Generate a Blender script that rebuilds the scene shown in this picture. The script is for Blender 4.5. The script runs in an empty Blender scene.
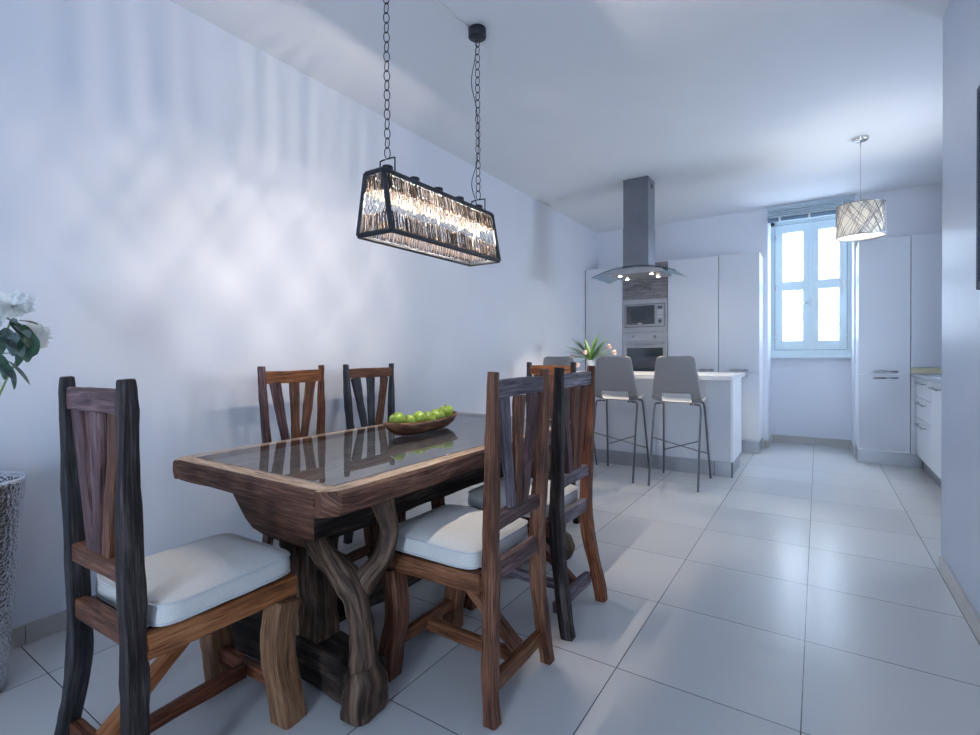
import bpy, bmesh, math, random
from mathutils import Vector, Matrix, noise
PI = math.pi
S = bpy.context.scene
COL = S.collection

# ------------------------------------------------------------------ materials
def nmat(name):
    m = bpy.data.materials.new(name); m.use_nodes = True
    nt = m.node_tree; b = nt.nodes['Principled BSDF']
    return m, nt, b
def N(nt, t, **kw):
    n = nt.nodes.new(t)
    for k, v in kw.items():
        if k in n.inputs: n.inputs[k].default_value = v
        else: setattr(n, k, v)
    return n
def plain(name, col, rough=.5, metal=0, spec=.5, coat=0, bump=0, bscale=40, var=0.04, trans=0):
    m, nt, b = nmat(name)
    b.inputs['Roughness'].default_value = rough; b.inputs['Metallic'].default_value = metal
    b.inputs['Specular IOR Level'].default_value = spec; b.inputs['Coat Weight'].default_value = coat
    b.inputs['Transmission Weight'].default_value = trans
    tc = N(nt, 'ShaderNodeTexCoord'); no = N(nt, 'ShaderNodeTexNoise', Scale=bscale, Detail=4.0)
    nt.links.new(tc.outputs['Object'], no.inputs['Vector'])
    cr = N(nt, 'ShaderNodeValToRGB')
    cr.color_ramp.elements[0].position = .3; cr.color_ramp.elements[1].position = .7
    cr.color_ramp.elements[0].color = tuple(c*(1-var) for c in col)+(1,)
    cr.color_ramp.elements[1].color = tuple(min(1, c*(1+var)) for c in col)+(1,)
    nt.links.new(no.outputs['Fac'], cr.inputs['Fac']); nt.links.new(cr.outputs['Color'], b.inputs['Base Color'])
    if bump:
        bp = N(nt, 'ShaderNodeBump', Strength=bump, Distance=.01)
        nt.links.new(no.outputs['Fac'], bp.inputs['Height']); nt.links.new(bp.outputs['Normal'], b.inputs['Normal'])
    return m
def wood(name, dark, mid, light, rough=.5, streak=90, contrast=.12, bump=.9, spec=.3):
    """aged hardwood: grain runs along the u of the uv map (length of the piece)"""
    m, nt, b = nmat(name); L = nt.links.new
    b.inputs['Roughness'].default_value = rough+.08; b.inputs['Specular IOR Level'].default_value = spec
    uv = N(nt, 'ShaderNodeTexCoord'); oi = N(nt, 'ShaderNodeObjectInfo')
    mp = N(nt, 'ShaderNodeMapping'); mp.inputs['Scale'].default_value = (5, streak, 1)
    off = N(nt, 'ShaderNodeVectorMath', operation='SCALE'); off.inputs[0].default_value = (37, 19, 0)
    L(oi.outputs['Random'], off.inputs['Scale'])
    L(uv.outputs['UV'], mp.inputs['Vector']); L(off.outputs['Vector'], mp.inputs['Location'])
    n1 = N(nt, 'ShaderNodeTexNoise', Scale=1.0, Detail=6.0, Roughness=.65, Distortion=.6); L(mp.outputs['Vector'], n1.inputs['Vector'])
    mp2 = N(nt, 'ShaderNodeMapping'); mp2.inputs['Scale'].default_value = (3, 9, 1)
    L(uv.outputs['UV'], mp2.inputs['Vector']); L(off.outputs['Vector'], mp2.inputs['Location'])
    n2 = N(nt, 'ShaderNodeTexNoise', Scale=1.0, Detail=3.0, Roughness=.6); L(mp2.outputs['Vector'], n2.inputs['Vector'])
    ad = N(nt, 'ShaderNodeMath', operation='MULTIPLY_ADD'); L(n1.outputs['Fac'], ad.inputs[0]); ad.inputs[1].default_value = .62
    mu = N(nt, 'ShaderNodeMath', operation='MULTIPLY'); L(n2.outputs['Fac'], mu.inputs[0]); mu.inputs[1].default_value = .38
    L(mu.outputs[0], ad.inputs[2])
    cr = N(nt, 'ShaderNodeValToRGB'); e = cr.color_ramp.elements
    e[0].position = .5-contrast; e[0].color = dark+(1,); e[1].position = .5+contrast; e[1].color = light+(1,)
    k = e.new(.5); k.color = mid+(1,)
    L(ad.outputs[0], cr.inputs['Fac'])
    mp3 = N(nt, 'ShaderNodeMapping'); mp3.inputs['Scale'].default_value = (9, streak*2.2, 1); L(uv.outputs['UV'], mp3.inputs['Vector']); L(off.outputs['Vector'], mp3.inputs['Location'])
    n3 = N(nt, 'ShaderNodeTexNoise', Scale=1.0, Detail=2.0, Roughness=.5); L(mp3.outputs['Vector'], n3.inputs['Vector'])
    ck = N(nt, 'ShaderNodeMapRange'); L(n3.outputs['Fac'], ck.inputs['Value']); ck.inputs['From Min'].default_value = .33; ck.inputs['From Max'].default_value = .44
    ck.inputs['To Min'].default_value = .25; ck.inputs['To Max'].default_value = 1
    mm = N(nt, 'ShaderNodeMix', data_type='RGBA', blend_type='MULTIPLY'); mm.inputs['Factor'].default_value = 1
    L(cr.outputs['Color'], mm.inputs['A']); L(ck.outputs[0], mm.inputs['B']); L(mm.outputs['Result'], b.inputs['Base Color'])
    bp = N(nt, 'ShaderNodeBump', Strength=bump, Distance=.004); L(n1.outputs['Fac'], bp.inputs['Height']); L(bp.outputs['Normal'], b.inputs['Normal'])
    return m

WALLCOL = (.77, .79, .85)
M = {}
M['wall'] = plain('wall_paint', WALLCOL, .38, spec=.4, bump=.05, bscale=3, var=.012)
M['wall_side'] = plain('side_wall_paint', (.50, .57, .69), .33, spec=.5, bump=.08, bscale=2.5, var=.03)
M['ceiling'] = plain('ceiling_paint', (.75, .77, .81), .55, spec=.3, bump=.03, bscale=4, var=.01)
M['skirt'] = plain('skirting_tile', (.50, .48, .45), .3, var=.05, bscale=6)
M['plinth'] = plain('brushed_plinth_steel', (.40, .42, .46), .36, metal=.8, var=.04, bscale=14)
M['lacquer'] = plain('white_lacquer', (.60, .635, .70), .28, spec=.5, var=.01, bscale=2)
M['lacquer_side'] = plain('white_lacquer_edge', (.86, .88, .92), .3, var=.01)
M['hoodsteel'] = plain('hood_brushed_steel', (.20, .21, .24), .34, metal=.75, var=.06, bscale=9)
M['gap'] = plain('dark_gap', (.05, .055, .07), .6)
M['steel'] = plain('brushed_steel', (.36, .37, .40), .33, metal=.8, var=.06, bscale=9)
M['handle'] = plain('handle_steel', (.35, .37, .42), .3, metal=.9)
M['greywood'] = wood('grey_veneer', (.14, .13, .14), (.19, .18, .19), (.25, .24, .25), .4, streak=30, bump=.1)
M['blackglass'] = plain('black_glass', (.025, .035, .05), .08, spec=.6, coat=.5)
M['counter'] = plain('white_composite', (.86, .87, .89), .2, var=.015, bscale=120)
M['worktop'] = plain('worktop_grey', (.42, .46, .52), .25)
M['gap_shade'] = plain('casement_gap_shade', (.16, .24, .30), .6)  # dark colour painting in the shade of the casement gaps
M['upstand'] = plain('cream_upstand', (.62, .60, .42), .4)
M['stool'] = plain('stool_shell_grey', (.27, .265, .27), .42, var=.02)
M['stool_in'] = plain('stool_shell_inner', (.75, .74, .72), .42, var=.02)
M['stoolleg'] = plain('stool_leg_metal', (.15, .155, .17), .32, metal=.8)
M['iron'] = plain('dark_iron', (.035, .04, .05), .45, metal=.5, var=.25, bscale=30, bump=.15)
M['fabric'] = plain('ivory_canvas', (.64, .63, .60), .85, spec=.2, bump=.25, bscale=160, var=.03)
M['fabric2'] = plain('canvas_piping', (.58, .59, .60), .8, spec=.2, var=.03)
M['silver'] = plain('hammered_silver', (.72, .73, .76), .16, metal=1, bump=0, var=.05)
M['leafdark'] = plain('leaf_dark', (.035, .085, .05), .4, var=.4, bscale=30)
M['leafgrey'] = plain('leaf_grey_green', (.13, .185, .18), .5, var=.25, bscale=30)
M['petal'] = plain('petal_white', (.86, .88, .86), .6, var=.05, bscale=30)
M['tulipleaf'] = plain('tulip_leaf', (.16, .32, .07), .4, var=.4, bscale=15)
M['tulipleaf2'] = plain('tulip_leaf_bluish', (.16, .26, .20), .4, var=.35, bscale=15)
M['tulip'] = plain('tulip_pink', (.80, .58, .54), .5, var=.15, bscale=30)
M['stem'] = plain('stem_green', (.2, .3, .1), .5)
M['apple'] = plain('apple_green', (.20, .30, .030), .28, var=.45, bscale=18, spec=.6)
M['applestem'] = plain('apple_stem', (.08, .05, .02), .7)
M['soil'] = plain('soil', (.03, .025, .02), .9, var=.4, bscale=60, bump=.5)
M['winpaint'] = plain('window_paint', (.70, .81, .84), .4, var=.015)
M['blind'] = plain('blind_slats', (.50, .60, .68), .5, var=.06, bscale=10)
M['whiteplastic'] = plain('white_plastic', (.8, .8, .8), .5)
M['facade'] = plain('pale_stucco', (.86, .86, .84), .8, var=.05, bscale=2)
M['facadetrim'] = plain('pale_shutter', (.62, .64, .68), .7, var=.05)
M['chrome'] = plain('satin_chrome', (.7, .7, .72), .18, metal=1, var=.02)
M['vaseglass'] = plain('vase_ceramic', (.7, .75, .75), .15, var=.05)
M['picframe'] = plain('picture_frame_dark', (.05, .07, .12), .6, bump=.8, bscale=180, var=.6)
M['canvas'] = plain('picture_canvas', (.5, .52, .55), .8, var=.4, bscale=5)
M['twig'] = wood('twigs', (.015, .010, .008), (.09, .065, .05), (.38, .31, .25), .7, contrast=.3)
# glass
def glass(name, col=(1, 1, 1), rough=0, ior=1.45):
    m = bpy.data.materials.new(name); m.use_nodes = True; nt = m.node_tree; nt.nodes.clear()
    o = N(nt, 'ShaderNodeOutputMaterial'); g = N(nt, 'ShaderNodeBsdfGlossy', Roughness=max(rough, .015))
    t = N(nt, 'ShaderNodeBsdfTransparent'); t.inputs['Color'].default_value = col+(1,)
    fr = N(nt, 'ShaderNodeFresnel', IOR=ior); mx = N(nt, 'ShaderNodeMixShader')
    ge = N(nt, 'ShaderNodeNewGeometry'); iv = N(nt, 'ShaderNodeMath', operation='SUBTRACT'); iv.inputs[0].default_value = 1
    nt.links.new(ge.outputs['Backfacing'], iv.inputs[1]); mu = N(nt, 'ShaderNodeMath', operation='MULTIPLY')
    nt.links.new(fr.outputs[0], mu.inputs[0]); nt.links.new(iv.outputs[0], mu.inputs[1])
    nt.links.new(mu.outputs[0], mx.inputs[0]); nt.links.new(t.outputs[0], mx.inputs[1]); nt.links.new(g.outputs[0], mx.inputs[2])
    nt.links.new(mx.outputs[0], o.inputs[0]); return m
M['pane'] = glass('window_glass', (.97, .99, 1))
M['tableglass'] = glass('table_glass', (.93, .95, .97), ior=2.2)
M['hoodglass'] = glass('hood_glass', (.74, .80, .82), ior=1.5)
def emit(name, col, st):
    m = bpy.data.materials.new(name); m.use_nodes = True; nt = m.node_tree; nt.nodes.clear()
    o = N(nt, 'ShaderNodeOutputMaterial'); e = N(nt, 'ShaderNodeEmission', Strength=st); e.inputs['Color'].default_value = col+(1,)
    nt.links.new(e.outputs[0], o.inputs[0]); return m
M['bulb'] = emit('bulb_glow', (1, .80, .55), 250)
M['bulbglass'] = glass('bulb_glass', (1, .98, .95))
M['hoodbulb'] = emit('halogen_glow', (1, .80, .55), 60)
def shade_mat():
    m = bpy.data.materials.new('lamp_shade_fabric'); m.use_nodes = True; nt = m.node_tree; nt.nodes.clear()
    o = N(nt, 'ShaderNodeOutputMaterial'); d = N(nt, 'ShaderNodeBsdfDiffuse'); d.inputs[0].default_value = (.9, .9, .88, 1)
    t = N(nt, 'ShaderNodeBsdfTranslucent'); t.inputs[0].default_value = (.95, .93, .88, 1); mx = N(nt, 'ShaderNodeMixShader', Fac=.55)
    mx.inputs[0].default_value = .55
    nt.links.new(d.outputs[0], mx.inputs[1]); nt.links.new(t.outputs[0], mx.inputs[2]); nt.links.new(mx.outputs[0], o.inputs[0]); return m
M['shade'] = shade_mat()

def floor_mat():
    m, nt, b = nmat('floor_tiles'); L = nt.links.new
    g = N(nt, 'ShaderNodeNewGeometry'); sp = N(nt, 'ShaderNodeSeparateXYZ'); L(g.outputs['Position'], sp.inputs[0])
    def axis(out, o0):
        a = N(nt, 'ShaderNodeMath', operation='SUBTRACT'); L(out, a.inputs[0]); a.inputs[1].default_value = o0-60
        d = N(nt, 'ShaderNodeMath', operation='DIVIDE'); L(a.outputs[0], d.inputs[0]); d.inputs[1].default_value = .6
        f = N(nt, 'ShaderNodeMath', operation='FRACT'); L(d.outputs[0], f.inputs[0])
        fl = N(nt, 'ShaderNodeMath', operation='FLOOR'); L(d.outputs[0], fl.inputs[0])
        s = N(nt, 'ShaderNodeMath', operation='SUBTRACT'); L(f.outputs[0], s.inputs[0]); s.inputs[1].default_value = .5
        ab = N(nt, 'ShaderNodeMath', operation='ABSOLUTE'); L(s.outputs[0], ab.inputs[0])
        return ab.outputs[0], fl.outputs[0]
    ax, fx = axis(sp.outputs['X'], -.045); ay, fy = axis(sp.outputs['Y'], 1.85)
    mxx = N(nt, 'ShaderNodeMath', operation='MAXIMUM'); L(ax, mxx.inputs[0]); L(ay, mxx.inputs[1])
    gr = N(nt, 'ShaderNodeMapRange'); L(mxx.outputs[0], gr.inputs['Value'])
    gr.inputs['From Min'].default_value = .5-.0036; gr.inputs['From Max'].default_value = .5-.0022
    cb = N(nt, 'ShaderNodeCombineXYZ'); L(fx, cb.inputs[0]); L(fy, cb.inputs[1])
    wn = N(nt, 'ShaderNodeTexWhiteNoise', noise_dimensions='2D'); L(cb.outputs[0], wn.inputs['Vector'])
    n1 = N(nt, 'ShaderNodeTexNoise', Scale=1.6, Detail=5.0, Roughness=.6, Distortion=.2); L(g.outputs['Position'], n1.inputs['Vector'])
    cr = N(nt, 'ShaderNodeValToRGB'); L(n1.outputs['Fac'], cr.inputs[0])
    cr.color_ramp.elements[0].position = .35; cr.color_ramp.elements[0].color = (.60, .60, .60, 1)
    cr.color_ramp.elements[1].position = .65; cr.color_ramp.elements[1].color = (.60, .605, .61, 1)
    hv = N(nt, 'ShaderNodeHueSaturation'); L(cr.outputs[0], hv.inputs['Color'])
    vr = N(nt, 'ShaderNodeMapRange'); L(wn.outputs['Value'], vr.inputs['Value']); vr.inputs['To Min'].default_value = .95; vr.inputs['To Max'].default_value = 1.04
    L(vr.outputs[0], hv.inputs['Value'])
    mx = N(nt, 'ShaderNodeMix', data_type='RGBA'); L(gr.outputs[0], mx.inputs['Factor']); L(hv.outputs[0], mx.inputs['A'])
    mx.inputs['B'].default_value = (.07, .075, .085, 1)
    L(mx.outputs['Result'], b.inputs['Base Color'])
    rr = N(nt, 'ShaderNodeMapRange'); L(n1.outputs['Fac'], rr.inputs['Value']); rr.inputs['To Min'].default_value = .22; rr.inputs['To Max'].default_value = .27
    L(rr.outputs[0], b.inputs['Roughness']); b.inputs['Specular IOR Level'].default_value = .5
    bp = N(nt, 'ShaderNodeBump', Strength=.35, Distance=.002, invert=True); L(gr.outputs[0], bp.inputs['Height']); L(bp.outputs[0], b.inputs['Normal'])
    return m
M['floor'] = floor_mat()
def hammered():
    m, nt, b = nmat('hammered_metal'); b.inputs['Metallic'].default_value = 1; b.inputs['Roughness'].default_value = .2
    b.inputs['Base Color'].default_value = (.62, .63, .66, 1)
    tc = N(nt, 'ShaderNodeTexCoord'); v = N(nt, 'ShaderNodeTexVoronoi', Scale=75.0); nt.links.new(tc.outputs['Object'], v.inputs['Vector'])
    bp = N(nt, 'ShaderNodeBump', Strength=.55, Distance=.008); nt.links.new(v.outputs['Distance'], bp.inputs['Height'])
    nt.links.new(bp.outputs[0], b.inputs['Normal']); return m
M['hammered'] = hammered()
# woods
W = {
 'black':  wood('wood_black', (.004, .004, .005), (.013, .013, .015), (.060, .058, .064), .48),
 'blackbrown': wood('wood_black_brown', (.006, .004, .004), (.026, .019, .019), (.105, .085, .085), .5),
 'purple': wood('wood_purple_brown', (.032, .014, .015), (.105, .052, .052), (.25, .155, .16), .42),
 'brown':  wood('wood_brown', (0.039, 0.014, 0.007), (0.130, 0.050, 0.026), (0.280, 0.131, 0.077), .42),
 'red':    wood('wood_red_brown', (0.039, 0.011, 0.005), (0.150, 0.043, 0.018), (0.305, 0.115, 0.053), .42),
 'amber':  wood('wood_amber_brown', (0.058, 0.020, 0.008), (0.176, 0.065, 0.029), (0.325, 0.144, 0.071), .42),
 'orange': wood('wood_orange', (0.117, 0.037, 0.012), (0.260, 0.090, 0.029), (0.390, 0.169, 0.065), .45),
 'tan':    wood('wood_tan', (0.100, 0.046, 0.021), (0.212, 0.106, 0.051), (0.337, 0.186, 0.103), .5),
 'grey':   wood('wood_sheen_grey', (0.057, 0.046, 0.057), (0.160, 0.132, 0.157), (0.309, 0.264, 0.313), .42),  # grey wood lightened towards lavender, painting in the daylight sheen on the rails
 'slate':  wood('wood_slate', (0.013, 0.015, 0.020), (0.035, 0.042, 0.052), (0.084, 0.095, 0.112), .45),
 'root':   wood('wood_root', (0.017, 0.009, 0.006), (0.079, 0.047, 0.031), (0.211, 0.135, 0.092), .6, streak=40, bump=1.0),
 'charred': wood('wood_charred', (0.005, 0.004, 0.004), (0.022, 0.014, 0.011), (0.081, 0.055, 0.044), .65, streak=40, bump=1.0),
 'tabletop': wood('wood_table_face', (.26, .155, .10), (.48, .33, .22), (.66, .50, .36), .4, streak=50),
 'tableedge': wood('wood_table_edge', (0.037, 0.015, 0.009), (0.115, 0.049, 0.029), (0.239, 0.119, 0.077), .45, bump=.9),
 'underglass': wood('wood_under_glass', (.06, .055, .05), (.11, .10, .095), (.19, .175, .165), .5, streak=40),
 'bowl':   wood('wood_bowl', (0.030, 0.012, 0.007), (0.130, 0.050, 0.025), (0.340, 0.190, 0.110), .4, streak=20, contrast=.12),
}

# ------------------------------------------------------------------ object helpers
def link(o, parent=None):
    COL.objects.link(o)
    if parent is not None: o.parent = parent
    return o
def finish(name, bm, mat, parent=None, smooth=False, loc=None):
    me = bpy.data.meshes.new(name); bmesh.ops.recalc_face_normals(bm, faces=bm.faces[:]); bm.to_mesh(me); bm.free()
    mats = mat if isinstance(mat, (list, tuple)) else [mat]
    for m in mats: me.materials.append(m)
    if smooth:
        for p in me.polygons: p.use_smooth = True
    o = bpy.data.objects.new(name, me)
    if loc is not None: o.location = loc
    return link(o, parent)
def tag(o, label=None, cat=None, group=None, kind=None):
    if label: o['label'] = label
    if cat: o['category'] = cat
    if group: o['group'] = group
    if kind: o['kind'] = kind
    return o
def empty(name, loc=(0, 0, 0), rz=0, label=None, cat=None, group=None, kind=None):
    o = bpy.data.objects.new(name, None); o.location = loc; o.rotation_euler = (0, 0, rz); o.empty_display_size = .1
    link(o); return tag(o, label, cat, group, kind)
def copy_tree(o, parent=None):
    c = o.copy(); COL.objects.link(c)
    if parent is not None: c.parent = parent
    for ch in list(o.children): copy_tree(ch, c)
    return c
def box(bm, x0, x1, y0, y1, z0, z1, bev=0, mi=0):
    b2 = bmesh.new(); bmesh.ops.create_cube(b2, size=1)
    for v in b2.verts: v.co = Vector(((x0+x1)/2+v.co.x*(x1-x0), (y0+y1)/2+v.co.y*(y1-y0), (z0+z1)/2+v.co.z*(z1-z0)))
    if bev: bmesh.ops.bevel(b2, geom=b2.edges[:], offset=bev, segments=2, affect='EDGES', profile=.6)
    uv = b2.loops.layers.uv.new('UVMap')
    d = (x1-x0, y1-y0, z1-z0); la = d.index(max(d))
    for f in b2.faces:
        f.material_index = mi; n = f.normal; oth = [i for i in range(3) if i != la]
        w = oth[0] if abs(n[oth[1]]) > abs(n[oth[0]]) else oth[1]
        for l in f.loops: l[uv].uv = (l.vert.co[la], l.vert.co[w])
    me = bpy.data.meshes.new('t'); b2.to_mesh(me); b2.free(); bm.from_mesh(me); bpy.data.meshes.remove(me)
def boxo(name, dims, mat, parent=None, bev=.002):
    bm = bmesh.new(); box(bm, *dims, bev=bev); return finish(name, bm, mat, parent)
def frame_axes(t, ref):
    t = t.normalized(); s = ref - t*ref.dot(t)
    if s.length < 1e-5: s = Vector((1, 0, 0)) - t*t.x
    s.normalize(); return s, t.cross(s)
def sweep(bm, pts, sizes, ref=(1, 0, 0), nseg=12, sq=4.0, rough=0, seed=0, closed=False, caps=True, sub=8, mi=0):
    """superelliptic section swept along a smooth path; sizes = (width along ref, depth) per point; uv = length, perimeter"""
    pts = [Vector(p) for p in pts]; ref = Vector(ref); n = len(pts)
    sizes = [(s, s) if not isinstance(s, (tuple, list)) else s for s in (sizes if isinstance(sizes, list) else [sizes]*n)]
    P, Z = [], []
    def cm(a, b, c, d, t):
        return .5*((2*b)+(-a+c)*t+(2*a-5*b+4*c-d)*t*t+(-a+3*b-3*c+d)*t**3)
    segs = n if closed else n-1
    for i in range(segs):
        g = lambda k: (k % n) if closed else min(max(k, 0), n-1)
        a, b, c, d = pts[g(i-1)], pts[g(i)], pts[g(i+1)], pts[g(i+2)]
        za, zb = sizes[g(i)], sizes[g(i+1)]
        for k in range(sub):
            t = k/sub; P.append(cm(a, b, c, d, t)); Z.append((za[0]*(1-t)+zb[0]*t, za[1]*(1-t)+zb[1]*t))
    if not closed: P.append(pts[-1]); Z.append(sizes[-1])
    m = len(P); rings = []; uvl = bm.loops.layers.uv.get('UVMap') or bm.loops.layers.uv.new('UVMap')
    us = [0]
    for i in range(1, m): us.append(us[-1]+(P[i]-P[i-1]).length)
    for i in range(m):
        if closed: t = P[(i+1) % m]-P[i-1]
        else: t = P[min(i+1, m-1)]-P[max(i-1, 0)]
        s, u = frame_axes(t, ref); ring = []
        for k in range(nseg):
            a = 2*PI*(k+.5)/nseg
            if sq >= 5 and nseg == 20: a = PI/2*(k//5)+PI/4+(-.74, -.40, -.085, .085, .40)[k % 5]
            ca, sa = math.cos(a), math.sin(a)
            r = 1/((abs(ca)**sq+abs(sa)**sq)**(1/sq))
            co = P[i]+s*(ca*r*Z[i][0]/2)+u*(sa*r*Z[i][1]/2)
            if rough:
                q = co*7+Vector((seed*3.1, seed*1.7, seed)); 
                co += (s*(ca*r)+u*(sa*r))*rough*(noise.noise(q)+.5*noise.noise(q*3.1))
            ring.append(bm.verts.new(co))
        rings.append(ring)
    per = [0]
    for k in range(nseg): per.append(per[-1]+(rings[0][k].co-rings[0][(k+1) % nseg].co).length)
    rng = m if closed else m-1
    for i in range(rng):
        A, B = rings[i], rings[(i+1) % m]; u0, u1 = us[i], (us[i+1] if i+1 < m else us[i]+.01)
        for k in range(nseg):
            f = bm.faces.new((A[k], A[(k+1) % nseg], B[(k+1) % nseg], B[k])); f.smooth = sq < 5; f.material_index = mi
            for l, w in zip(f.loops, ((u0, per[k]), (u0, per[k+1]), (u1, per[k+1]), (u1, per[k]))): l[uvl].uv = w
    if caps and not closed:
        for ring, s in ((rings[0], 0), (rings[-1], us[-1])):
            f = bm.faces.new(ring); f.material_index = mi
            for l in f.loops: l[uvl].uv = (l.vert.co.x*.3+s, l.vert.co.y+l.vert.co.z*.2)
def beam(name, pts, sizes, mat, parent=None, **kw):
    bm = bmesh.new(); kw.setdefault('sub', 6); sweep(bm, pts, sizes, **kw); return finish(name, bm, mat, parent)
def tube(bm, pts, r, nseg=8, **kw):
    kw.setdefault('sub', 4); sweep(bm, pts, [2*x for x in r] if isinstance(r, list) else [2*r]*len(pts), sq=2.0, nseg=nseg, **kw)
def lathe(bm, prof, c=(0, 0, 0), seg=32, mi=0, fx=1, fy=1):
    rings = []
    for r, z in prof:
        if r < 1e-5: rings.append([bm.verts.new((c[0], c[1], c[2]+z))]*seg)
        else: rings.append([bm.verts.new((c[0]+fx*r*math.cos(2*PI*k/seg), c[1]+fy*r*math.sin(2*PI*k/seg), c[2]+z)) for k in range(seg)])
    for a, b in zip(rings[:-1], rings[1:]):
        for k in range(seg):
            vs = []
            for v in (a[k], a[(k+1) % seg], b[(k+1) % seg], b[k]):
                if v not in vs: vs.append(v)
            if len(vs) > 2:
                f = bm.faces.new(vs); f.smooth = True; f.material_index = mi

# ------------------------------------------------------------------ room shell
XL, XR, ZC, YB, YA, YF = -2.785, .57, 3.03, 7.22, 7.80, -2.4
XK = 1.50; AX0, AX1 = -.533, .350
def struct(name, dims_list, mat, bev=0):
    bm = bmesh.new()
    for d in dims_list: box(bm, *d, bev=bev)
    return tag(finish(name, bm, mat), kind='structure')
struct('floor', [(XL-.2, XK+.2, YF-.2, YA+.2, -.1, 0)], M['floor'])
struct('ceiling', [(XL-.2, XK+.2, YF-.2, YA+.2, ZC, ZC+.12)], M['ceiling'])
struct('wall_left', [(XL-.2, XL, YF-.2, YB+.5, 0, ZC)], M['wall'])
WZ0, WZ1 = 1.15, 2.965
struct('wall_back', [(XL, AX0, YB, YA, 0, ZC), (AX1, XK, YB, YA, 0, ZC),
                     (XL, XK, YA, YA+.2, 0, WZ0), (XL, XK, YA, YA+.2, WZ1, ZC),
                     (XL, AX0-.02, YA, YA+.2, WZ0, WZ1), (AX1+.02, XK, YA, YA+.2, WZ0, WZ1)], M['wall'])
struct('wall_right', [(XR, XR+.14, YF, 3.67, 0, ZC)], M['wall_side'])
KY0, KY1, KZ0, KZ1 = 4.7, 5.4, 1.15, 2.05
struct('wall_kitchen', [(XK, XK+.2, 3.67, KY0, 0, ZC), (XK, XK+.2, KY1, YA, 0, ZC), (XK, XK+.2, KY0, KY1, 0, KZ0), (XK, XK+.2, KY0, KY1, KZ1, ZC), (XR+.14, XK+.2, 3.53, 3.67, 0, ZC)], M['wall'])
# rear wall (behind the camera) with an unseen opening added to let daylight in
OX0, OX1, OZ1 = -.35, .20, 2.0
struct('wall_front', [(XL, OX0, YF-.2, YF, 0, ZC), (OX1, XR+.14, YF-.2, YF, 0, ZC), (OX0, OX1, YF-.2, YF, OZ1, ZC)], M['wall'])
dr = tag(empty('added_door_1'), kind='structure')  # unseen glazed door, added for daylight from behind the camera
for i in range(1):
    a, b = OX0, OX1
    bm = bmesh.new(); f = .07
    for d in ((a, a+f, YF-.12, YF-.07, 0, OZ1), (b-f, b, YF-.12, YF-.07, 0, OZ1), (a+f, b-f, YF-.12, YF-.07, 0, f), (a+f, b-f, YF-.12, YF-.07, OZ1-f, OZ1)):
        box(bm, *d, bev=.003)
    fr = finish('added_door_frame', bm, M['winpaint'], dr); boxo('pane', (a+f, b-f, YF-.10, YF-.09, f, OZ1-f), M['pane'], fr, 0)
w2 = tag(empty('added_window_2'), kind='structure'); f = .06  # unseen kitchen window, added to bring daylight in from the right
for i in range(2):
    a = KY0+(KY1-KY0)*i/2; b = KY0+(KY1-KY0)*(i+1)/2; bm = bmesh.new()
    for d in ((XK+.08, XK+.13, a, a+f, KZ0, KZ1), (XK+.08, XK+.13, b-f, b, KZ0, KZ1), (XK+.08, XK+.13, a+f, b-f, KZ0, KZ0+f), (XK+.08, XK+.13, a+f, b-f, KZ1-f, KZ1)): box(bm, *d, bev=.003)
    fr = finish('casement', bm, M['winpaint'], w2); boxo('pane', (XK+.10, XK+.11, a+f, b-f, KZ0+f, KZ1-f), M['pane'], fr, 0)
# skirting (tile pieces with joints)
def skirt(name, segs):
    bm = bmesh.new()
    for d in segs: box(bm, *d, bev=.0015)
    tag(finish(name, bm, M['skirt']), kind='structure')
yj = [.666+.6*k for k in range(-5, 12)]
skirt('baseboard_left', [(XL, XL+.012, y+.001, min(y+.599, 6.6), 0, .083) for y in yj if y < 6.5])
yj = [3.655-.6*k for k in range(0, 11)]
M_right = [(XR-.014, XR, max(y-.598, YF), y, 0, .08) for y in yj if y > YF]
skirt('baseboard_right', M_right)
skirt('baseboard_alcove', [(AX0+.012, -.051, YA-.012, YA, 0, .095), (-.049, AX1-.012, YA-.012, YA, 0, .095), (AX0, AX0+.012, YB, YA-.012, 0, .095), (AX1-.012, AX1, YB, YA-.012, 0, .095)])
skirt('baseboard_pier', [(-.577, AX0, YB-.012, YB, 0, .095)])

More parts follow.
